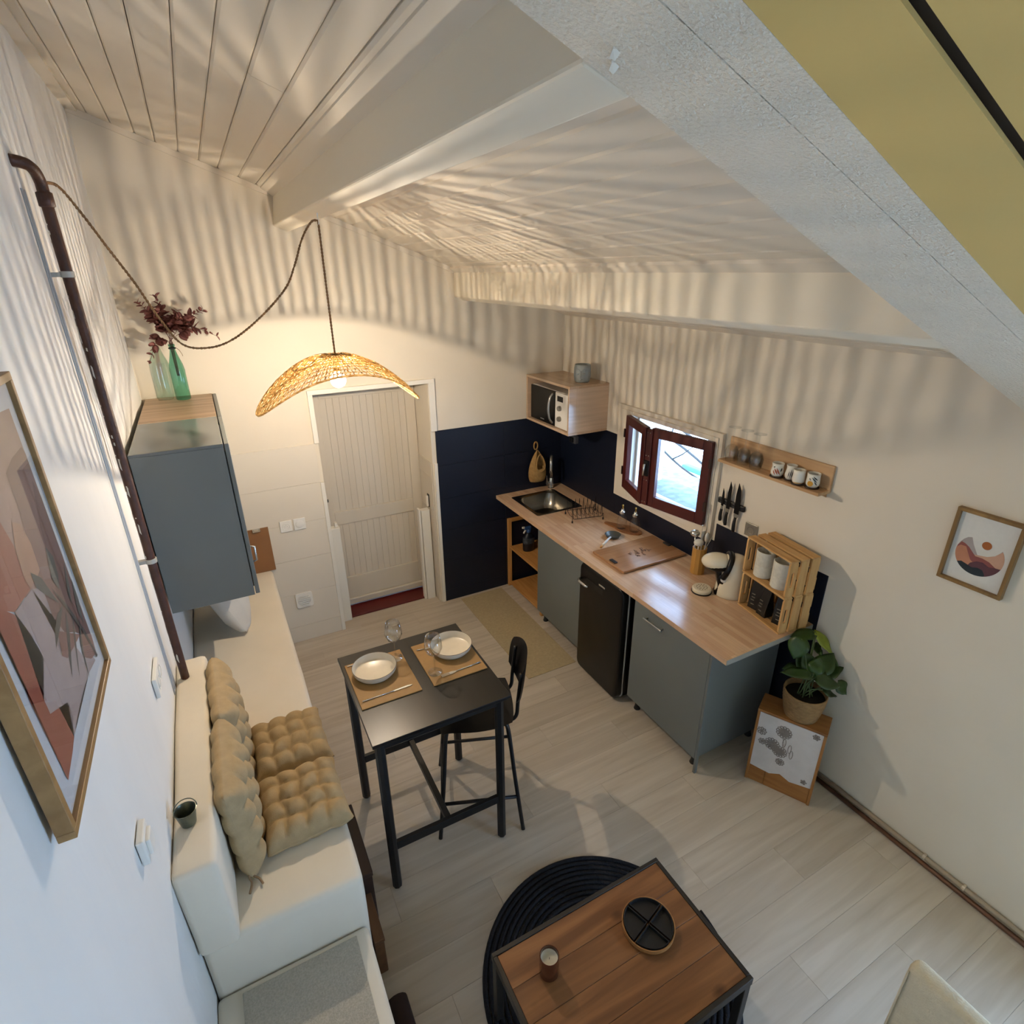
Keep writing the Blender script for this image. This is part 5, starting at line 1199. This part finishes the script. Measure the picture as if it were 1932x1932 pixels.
bmesh.ops.solidify(bm, geom=bm.faces[:], thickness=.012); obj('seat', bm, mat('black_plywood', '#101012', .4), sl, True, world=False, auto=True)
for sy in (1, -1):
    bm = BM(); tube(bm, spline([(-.03, sy*.11, SZ-.018), (-.15, sy*.11, SZ-.018), (-.195, sy*.112, SZ+.01), (-.205, sy*.112, SZ+.10), (-.222, sy*.110, SZ+.26)], 6), .0095, 10); obj('back_tube', bm, black_m, sl, True, world=False)
bm = BM(); G = []; nv, nz_ = 14, 8
for j in range(nz_+1):
    r_ = []
    for i in range(nv+1):
        v, s = -1+2*i/nv, j/nz_
        half = .195*(1-.20*(2*s-1)**2); z0_ = SZ+.07+.06*abs(v)**2.5; z1_ = SZ+.335-.05*abs(v)**2.5
        r_.append(bm.verts.new((-.235+.045*v*v-.03*s, v*half, z0_+(z1_-z0_)*s)))
    G.append(r_)
for j in range(nz_):
    for i in range(nv): bm.faces.new((G[j][i], G[j][i+1], G[j+1][i+1], G[j+1][i]))
bmesh.ops.solidify(bm, geom=bm.faces[:], thickness=.011); obj('backrest', bm, mat('black_plywood', '#101012'), sl, True, world=False, auto=True)
# tableware
cork = mat('cork_leather', '#94713F', .6, var=.10, vs=14, bump=.1, bs=120)
mats_ = []
for k, (a, b, c, d, nm) in enumerate(((.314, .589, 2.003, 2.341, 'on the bench side of the high table'), (.644, .914, 2.0, 2.333, 'on the stool side of the high table'))):
    o = tag(obj('placemat', RB(a, b, c, d, TZ+.0003, TZ+.006, .0015, 1), cork), 'tan cork placemat ' + nm, 'placemat', 'placemats on the high table')
    bm = B(a-.001, b+.001, c-.001, d+.001, TZ+.0002, TZ+.0025)
PZ = TZ+.0062
plate_m = mat('cream_stoneware', '#D9CFBB', .3, var=.03, vs=30, coat=.2); rim_m = mat('rim_brown', '#6B5B48', .5)
for k, (px, py, nm) in enumerate(((706, 1256, 'beside the fork nearest the bench'), (851, 1213, 'behind the wine glass near the stool'))):
    c = onz(px, py, PZ+.040); x, y_ = c.x, c.y
    t = thing('deep_plate', 'cream deep plate with thin dark rim ' + nm, 'plate', (x, y_, PZ), group='deep plates on the high table')
    R_ = .104
    bm = BM(); lathe(bm, [(0, 0), (.078, 0), (.086, .004), (.099, .020), (R_, .040), (R_-.003, .041), (.0965, .022), (.091, .010), (.084, .006), (0, .006)], 40, (x, y_, PZ)); obj('dish', bm, plate_m, t, True, auto=True)
    bm = BM(); tube(bm, [(x+(R_-.0015)*math.cos(2*PI*i/40), y_+(R_-.0015)*math.sin(2*PI*i/40), PZ+.0405) for i in range(40)], .0013, 5, closed=True); obj('rim_line', bm, rim_m, t, True)
for k, (px, py, nm) in enumerate(((747, 1241, 'standing beside the plate next to the bench'), (821, 1268, 'standing at the corner of the placemat near the stool'))):
    c = onz(px, py, PZ); bm = BM(); goblet(bm, c.x, c.y, PZ, False, .205, .042); tag(obj('wine_glass', bm, clear_m, smooth=True), 'clear stemmed wine glass ' + nm, 'glass', 'wine glasses on the high table')
def cutlery(name, label, p0, p1, kind):
    a, b = onz(*p0, PZ+.003), onz(*p1, PZ+.003); d = (b-a).normalized(); s = Vector((-d.y, d.x, 0)); L = (b-a).length
    t = thing(name, label, 'cutlery', a); z = Vector((0, 0, .0005))
    bm = BM(); tube(bm, [a, a+d*L*.3, a+d*L*.62], [.0036, .0026, .002], 6); obj('handle', bm, chrome_m, t, True)
    bm = BM()
    if kind == 'knife': prism(bm, [((a+d*L*f+s*w_).x, (a+d*L*f+s*w_).y) for f, w_ in ((.6, -.003), (.6, .005), (.9, .008), (1, .001), (.95, -.003))], 'z', PZ+.0015, PZ+.003)
    elif kind == 'spoon': ball(bm, a+d*L*.82, .016, .016, .003, 14, 6)
    else:
        prism(bm, [((a+d*L*f+s*w_).x, (a+d*L*f+s*w_).y) for f, w_ in ((.6, -.002), (.6, .002), (.72, .009), (.80, .009), (.80, -.009), (.72, -.009))], 'z', PZ+.0015, PZ+.003)
        for w_ in (-.0075, -.0025, .0025, .0075): bar(bm, a+d*L*.79+s*w_, a+d*L+s*w_, .002, .002)
    obj('head', bm, chrome_m, t, True, auto=True)
cutlery('table_knife', 'steel table knife on the placemat beside the bench-side plate', (684, 1324), (779, 1291), 'knife')
cutlery('fork', 'steel fork on the placemat beside the stool-side plate', (906, 1249), (833, 1276), 'fork')
cutlery('fork', 'steel fork partly under the bench-side plate', (655, 1258), (683, 1250), 'fork')
cutlery('table_knife', 'steel knife behind the stool-side glass', (786, 1227), (812, 1222), 'knife')

# ================================================================== FLOOR ITEMS
bm = B(1.600, 2.000, 2.805, 4.015, .0005, .005); tag(obj('runner_mat', bev(bm, .001, 1), mat('jute_mat', '#B3A280', .95, var=.08, vs=60, bump=.5, bs=220)), 'olive beige woven runner mat in front of the worktop', 'mat')
# round braided rug
bm = BM(); pts, rs = [], []; turns = 21; R0, R1 = .015, .515
N = 21*70
for i in range(N+1):
    f = i/N; a = 2*PI*turns*f; r = R0+(R1-R0)*f
    if i and r*2*PI/70 < .004 and i % 2: continue
    pts.append(Vector((.980+r*math.cos(a), 1.058+r*math.sin(a), .0115))); rs.append(.0112*(1+.10*math.sin(r*a*2.2)))
tube(bm, pts, rs, 6)
tag(obj('round_rug', bm, mat('charcoal_jute', '#15151A', .95, var=.3, vs=80, bump=.8, bs=160), smooth=True), 'round black braided jute rug under the coffee table', 'rug')
# coffee table
KZ = .40
ct = thing('coffee_table', 'low coffee table with brown pine top in a dark metal frame', 'coffee table', (.89, .9, .02))
fmet = mat('dark_frame_metal', '#3A352F', .5, .5, var=.15)
a0, a1, b0, b1 = .505, 1.275, .650, 1.152
for x0, x1, y0, y1 in ((a0, a1, b0, b0+.016), (a0, a1, b1-.016, b1), (a0, a0+.016, b0+.016, b1-.016), (a1-.016, a1, b0+.016, b1-.016)): obj('frame_bar', RB(x0, x1, y0, y1, KZ-.035, KZ+.002, .0015, 1), fmet, ct)
top_w = wood('stained_pine_top', '#6E4627', '#93633A', 'x', .8, .45, rnd=.06, knots=True)
for i in range(4):
    w_ = (b1-b0-.034)/4; yy = b0+.017+i*w_; obj('plank', RB(a0+.017, a1-.017, yy+.0006, yy+w_-.0006, KZ-.018, KZ-.001, .001, 1), top_w, ct)
for x in (a0+.002, a1-.032):
    for y_ in (b0+.002, b1-.032): obj('leg', RB(x, x+.03, y_, y_+.03, .0235, KZ-.034, .002, 1), fmet, ct)
# candle
c = (.658, 1.003); cz = KZ+.0025
t = thing('candle_jar', 'brown glass candle jar with white wax on the coffee table', 'candle', (c[0], c[1], cz))
bm = BM(); lathe(bm, [(0, 0), (.032, 0), (.034, .003), (.034, .095), (.031, .095), (.031, .006), (0, .006)], 28, (c[0], c[1], cz)); obj('jar', bm, mat('brown_glass', '#4A1F12', .15, var=.05, coat=.4), t, True, auto=True)
bm = BM(); lathe(bm, [(0, .074), (.022, .074), (.029, .077), (.0305, .080), (.0305, .02), (0, .02)], 24, (c[0], c[1], cz)); obj('wax', bm, mat('candle_wax', '#D2CBB6', .6), t, True)
bm = BM(); tube(bm, [(c[0], c[1], cz+.073), (c[0]+.001, c[1], cz+.083)], .0012, 6); obj('wick', bm, black_m, t)
# divided tray
c = (1.063, .955)
t = thing('serving_tray', 'round wooden serving tray with four black dishes on the coffee table', 'tray', (c[0], c[1], cz))
bm = BM(); lathe(bm, [(0, 0), (.092, 0), (.097, .004), (.098, .022), (.094, .022), (.092, .008), (0, .008)], 44, (c[0], c[1], cz)); obj('wooden_base', bm, wood('tray_wood', '#8C5F34', '#AB7A47', 'x', 1.0), t, True, auto=True)
slate_m = mat('black_slate', '#0F0F10', .5, var=.2, vs=20)
for q in range(4):
    r0 = q*PI/2+.30; g_ = .0035; bm = BM()
    def quad(rad, z, ins):
        cen = Vector((c[0], c[1], 0)); ax, ay = Vector((math.cos(r0), math.sin(r0), 0)), Vector((-math.sin(r0), math.cos(r0), 0)); o_ = g_+ins
        P = [cen+ax*o_+ay*o_]
        a_lo = math.asin(o_/rad); 
        for i in range(11): a = a_lo+(PI/2-2*a_lo)*i/10; P.append(cen+ax*rad*math.cos(a)+ay*rad*math.sin(a))
        return [bm.verts.new((p.x, p.y, cz+z)) for p in P]
    L = [quad(.089, .009, 0), quad(.091, .027, 0), quad(.088, .027, .003), quad(.086, .013, .004)]
    n = len(L[0])
    for A, Bv in zip(L, L[1:]):
        for i in range(n): bm.faces.new((A[i], A[(i+1) % n], Bv[(i+1) % n], Bv[i]))
    bm.faces.new(L[0][::-1]); bm.faces.new(L[-1]); bmesh.ops.recalc_face_normals(bm, faces=bm.faces[:]); obj('dish', bm, slate_m, t)
# skirting pipes on the right wall
for k, (z, x, m, nm) in enumerate(((.043, XR-.014, mat('painted_pipe', '#A99C88', .5), 'beige painted water pipe along the floor, upper of two'), (.0135, XR-.026, mat('copper_pipe', '#6B4D3C', .45, .4), 'brown copper water pipe lying along the floor under the beige one'))):
    t = thing('water_pipe', nm, 'pipe', (x, 0, z)); bm = BM(); tube(bm, [(x, -1.55, z), (x, 0, z), (x, 1.62, z)], .0115, 10); obj('tube', bm, m, t, True)
    if k == 0:
        for px in ((1741, 1622), (1818, 1674)):
            yy = onx(*px, XR-.02).y; bm = BM(); tube(bm, [(x, yy-.006, z), (x, yy+.006, z)], .0145, 10); box(bm, x, XR-.002, yy-.005, yy+.005, z+.008, z+.014); obj('clip', bm, mat('pipe_clip', '#C9BCA8', .5), t, True, auto=True)

# ---- plant stand box
ba = math.atan2(-.30, .15); bc = Vector((2.407, 1.372, 0))
bs_ = thing('wooden_box_stand', 'upright wooden box with printed cloth front used as plant stand', 'box', bc, ba+PI/2)
# local frame: after rotation, local +y... u axis along width = local -y? build explicitly: local x = front normal (towards room), local y = width
W, D, H = .335, .150, .50
rot = ba+PI/2
front_world = Vector((math.cos(rot), math.sin(rot), 0))   # local +x in world
sg = 1 if front_world.dot(Vector((-1, -.4, 0))) > 0 else -1
boxw = wood('honey_pine', '#8A5A2E', '#A6733F', 'z', 1.0, .5, knots=False); boxh = wood('honey_pine_flat', '#8A5A2E', '#A6733F', 'y', 1.0, .5)
F0, F1 = sg*D/2, -sg*D/2
def lb(name, x0, x1, y0, y1, z0, z1, m): return obj(name, RB(min(x0, x1), max(x0, x1), y0, y1, z0, z1, .0015, 1), m, bs_, world=False)
tk = .014
lb('side_board', F0, F1, -W/2, -W/2+tk, 0, H-tk, boxw); lb('side_board', F0, F1, W/2-tk, W/2, 0, H-tk, boxw)
for i in range(2): lb('top_board', F0-sg*i*D/2, F0-sg*((i+1)*D/2-.001), -W/2, W/2, H-tk, H, boxh)
lb('bottom_board', F0-sg*.012, F1, -W/2+tk, W/2-tk, 0, tk, boxh); lb('back_board', F1+sg*.008, F1, -W/2+tk, W/2-tk, tk, H-tk, boxw)
fx = F0-sg*.006
lb('front_board', fx, fx-sg*.012, -W/2+tk, W/2*.42*1.0, .0, .125, boxh); lb('front_board', fx, fx-sg*.012, W/2*.42+.001, W/2-tk, .0, .125, boxh)
cl_m = mat('printed_cloth', '#C8C2BE', .9, var=.04, vs=20, bump=.1)
bm = BM(); lowz = [.115, .108, .10, .125, .10, .104, .11]; n = 6
for x_ in (fx-sg*.002+sg*.004, fx-sg*.004+sg*.004):
    pass
xa, xb = fx+sg*.001, fx+sg*.0025
poly = [(-W/2+tk, H-tk-.004)] + [(-W/2+tk+(W-2*tk)*i/n, lowz[i]) for i in range(n+1)] + [(W/2-tk, H-tk-.004)]
prism(bm, poly, 'x', min(xa, xb), max(xa, xb)); cloth = obj('cloth_panel', bm, cl_m, bs_, world=False)
def motif(pts, r, m): 
    bm = BM(); tube(bm, [(max(xa, xb, key=lambda q: q*sg)+sg*.0004, p[0], p[1]) for p in pts], r, 4); obj('printed_line', bm, m, cloth, world=False)
gm = mat('print_grey', '#837B74', .9); sgn_y = None
# which local y is towards the worktop (left in view)?
lefty = 1 if Vector((-math.sin(rot), math.cos(rot), 0)).dot(Vector((-.15, .30, 0))) > 0 else -1
def mo(u, v): return (lefty*(.5-u)*(W-2*tk), .11+(H-tk-.115)*v)
def flower(u, v, r, petals, seed):
    random.seed(seed)
    for k in range(petals):
        a = 2*PI*k/petals+seed; pts = []
        for i in range(9):
            s = i/8; rr = r*math.sin(PI*s)**.5*(.5+.5*s); b_ = a+(s-.5)*1.1
            q = mo(u+rr*math.cos(b_)*1.0, v+rr*math.sin(b_)*.85); pts.append(q)
        motif(pts, .0026, gm)
flower(.42, .80, .16, 13, 1); flower(.44, .79, .10, 9, 9); flower(.28, .52, .16, 13, 2); flower(.42, .44, .15, 13, 3); flower(.35, .46, .09, 9, 11); flower(.46, .26, .09, 9, 4); flower(.88, .08, .06, 5, 5); flower(.90, .93, .07, 6, 6); flower(.08, .68, .10, 8, 7); flower(.12, .5, .08, 7, 12)
for (u, v, w_) in ((.46, .62, .05), (.56, .55, .05), (.60, .46, .05)):
    motif([mo(u+w_*.5*math.cos(a), v+w_*1.5*math.sin(a)) for a in [2*PI*i/12 for i in range(13)]], .0018, gm)
motif([mo(.42, .7), mo(.46, .6), mo(.44, .5)], .0012, gm)
# ---- potted pothos
pz = H+.0005; pcx, pcy = 2.425, 1.355
pp = thing('potted_pothos', 'leafy green pothos in a woven straw pot on the wooden box', 'houseplant', (pcx, pcy, pz))
strawpot = mat('woven_straw_pot', '#927148', .85, var=.22, vs=45, bump=.8, bs=90, stretch=(1, 1, 2))
bm = BM(); pr = [(0, 0)]
for i in range(17):
    z = .155*i/16; pr.append((.080+.024*math.sin(PI*.5*i/16)+.0018*(i % 2), z))
pr += [(.099, .155), (.098, .12), (0, .12)]
lathe(bm, pr, 40, (pcx, pcy, pz)); obj('pot', bm, strawpot, pp, True)
bm = BM(); lathe(bm, [(0, .126), (.05, .128), (.097, .122)], 30, (pcx, pcy, pz)); obj('soil', bm, mat('soil', '#17110C', .95, var=.3, vs=40, bump=.5), pp, True)
gl1 = mat('pothos_leaf', '#2A4416', .38, var=.25, vs=10, spec=.5); gl2 = mat('pothos_leaf_pale', '#8A9426', .4, var=.3, vs=12)
pot_c = Vector((pcx, pcy, pz+.16)); dep0 = (pot_c-CAM).dot(fw)
def at(cx_, cy_, off):
    px, py = 1390+.1916*cx_, 1160+.1916*cy_; d = ray(px, py); return CAM+d*(dep0+off)
def big_leaf(base, tip, wd, m, nrm, bend=.12):
    L = (tip-base).length; y_ = (tip-base)/L; n_ = (nrm-y_*nrm.dot(y_)).normalized(); x_ = y_.cross(n_)
    bm = BM(); nseg = 10; rows = []
    for i in range(nseg+1):
        s = i/nseg; w_ = wd*(math.sin(PI*s**.62))**.85 if 0 < s < 1 else 0.0
        if i == 0: w_ = wd*.25
        r_ = []
        for k in (-1, -.5, 0, .5, 1):
            back = -.10*L*(abs(k)**1.5)*max(0, 1-s*4)
            p = base+y_*(L*s+back)+x_*(k*w_*.5)+n_*(-bend*L*(s-.35)**2*1.6+.16*abs(k)*w_*.5-.10*(abs(k)**2)*w_*.5+.004*math.sin(s*9+k*2))
            r_.append(bm.verts.new(p))
        rows.append(r_)
    for a, b in zip(rows, rows[1:]):
        for k in range(4): bm.faces.new((a[k], a[k+1], b[k+1], b[k]))
    bmesh.ops.recalc_face_normals(bm, faces=bm.faces[:]); bmesh.ops.solidify(bm, geom=bm.faces[:], thickness=.0008); return obj('leaf', bm, m, pp, True)
toc = (CAM-pot_c).normalized(); upv = Vector((0, 0, 1))
LV = [((765, 185), (525, 205), .02, .085, gl1, (.5, 1)), ((640, 235), (555, 435), -.03, .105, gl1, (.7, .7)), ((785, 175), (1005, 400), .03, .065, gl2, (.5, 1)), ((725, 590), (435, 550), -.07, .085, gl1, (.25, 1)),
      ((745, 560), (670, 355), -.02, .085, gl1, (1, .5)), ((765, 575), (815, 415), -.06, .08, gl1, (1, .3)), ((800, 560), (960, 370), .0, .105, gl1, (.9, .5)), ((850, 590), (1135, 470), .02, .085, gl1, (.6, .8)),
      ((775, 620), (1035, 700), -.05, .10, gl1, (.7, .8)), ((850, 740), (992, 800), -.04, .06, gl1, (.4, 1)), ((1000, 670), (1085, 790), -.02, .075, gl1, (.8, .6)), ((640, 540), (450, 520), .02, .08, gl1, (.5, .9)), ((700, 580), (600, 380), .02, .085, gl1, (.8, .6)), ((830, 330), (760, 340), .05, .08, gl1, (.7, .7)), ((900, 540), (1010, 400), .04, .08, gl1, (.8, .5))]
for b_, t_, off, wd, m, (kc, ku) in LV:
    B1, T1 = at(*b_, off), at(*t_, off+.01)
    for q in (B1, T1): q.x = min(q.x, XR-.012)
    big_leaf(B1, T1, wd, m, toc*kc+upv*ku)
    root = Vector((pcx+random.uniform(-.03, .03), pcy+random.uniform(-.03, .03), pz+.125)); mid = (root+B1)/2+Vector((0, 0, .02)); mid.x = min(mid.x, XR-.02)
    bm = BM(); tube(bm, spline([root, mid, B1], 5), [.0032]*10+[.0022], 6); obj('petiole', bm, mat('petiole_green', '#4E6136', .5), pp, True)

# ---- armchair corner
ac = thing('armchair', 'cream fleece armchair with straight thin back', 'armchair', (1.2, 0, 0))
boucle = mat('cream_fleece', '#CFC3A8', .95, var=.05, vs=40, bump=.6, bs=180, spec=.1)
bm = B(1.488, 1.548, -.40, .352, .22, .785); bev(bm, .022, 4); obj('backrest', bm, boucle, ac, True)
bm = B(.95, 1.484, -.40, .345, .22, .42); bev(bm, .03, 4); obj('seat', bm, boucle, ac, True)
for x in (.98, 1.47):
    for y_ in (-.36, .30): bm = BM(); lathe(bm, [(0, 0), (.012, 0), (.018, .22), (0, .22)], 12, (x, y_, 0)); obj('leg', bm, oak_m, ac, True, auto=True)
bm = BM(); tube(bm, [(1.4885, .345, .24), (1.4885, .345, .76)], .003, 6); obj('piping', bm, boucle, ac, True)
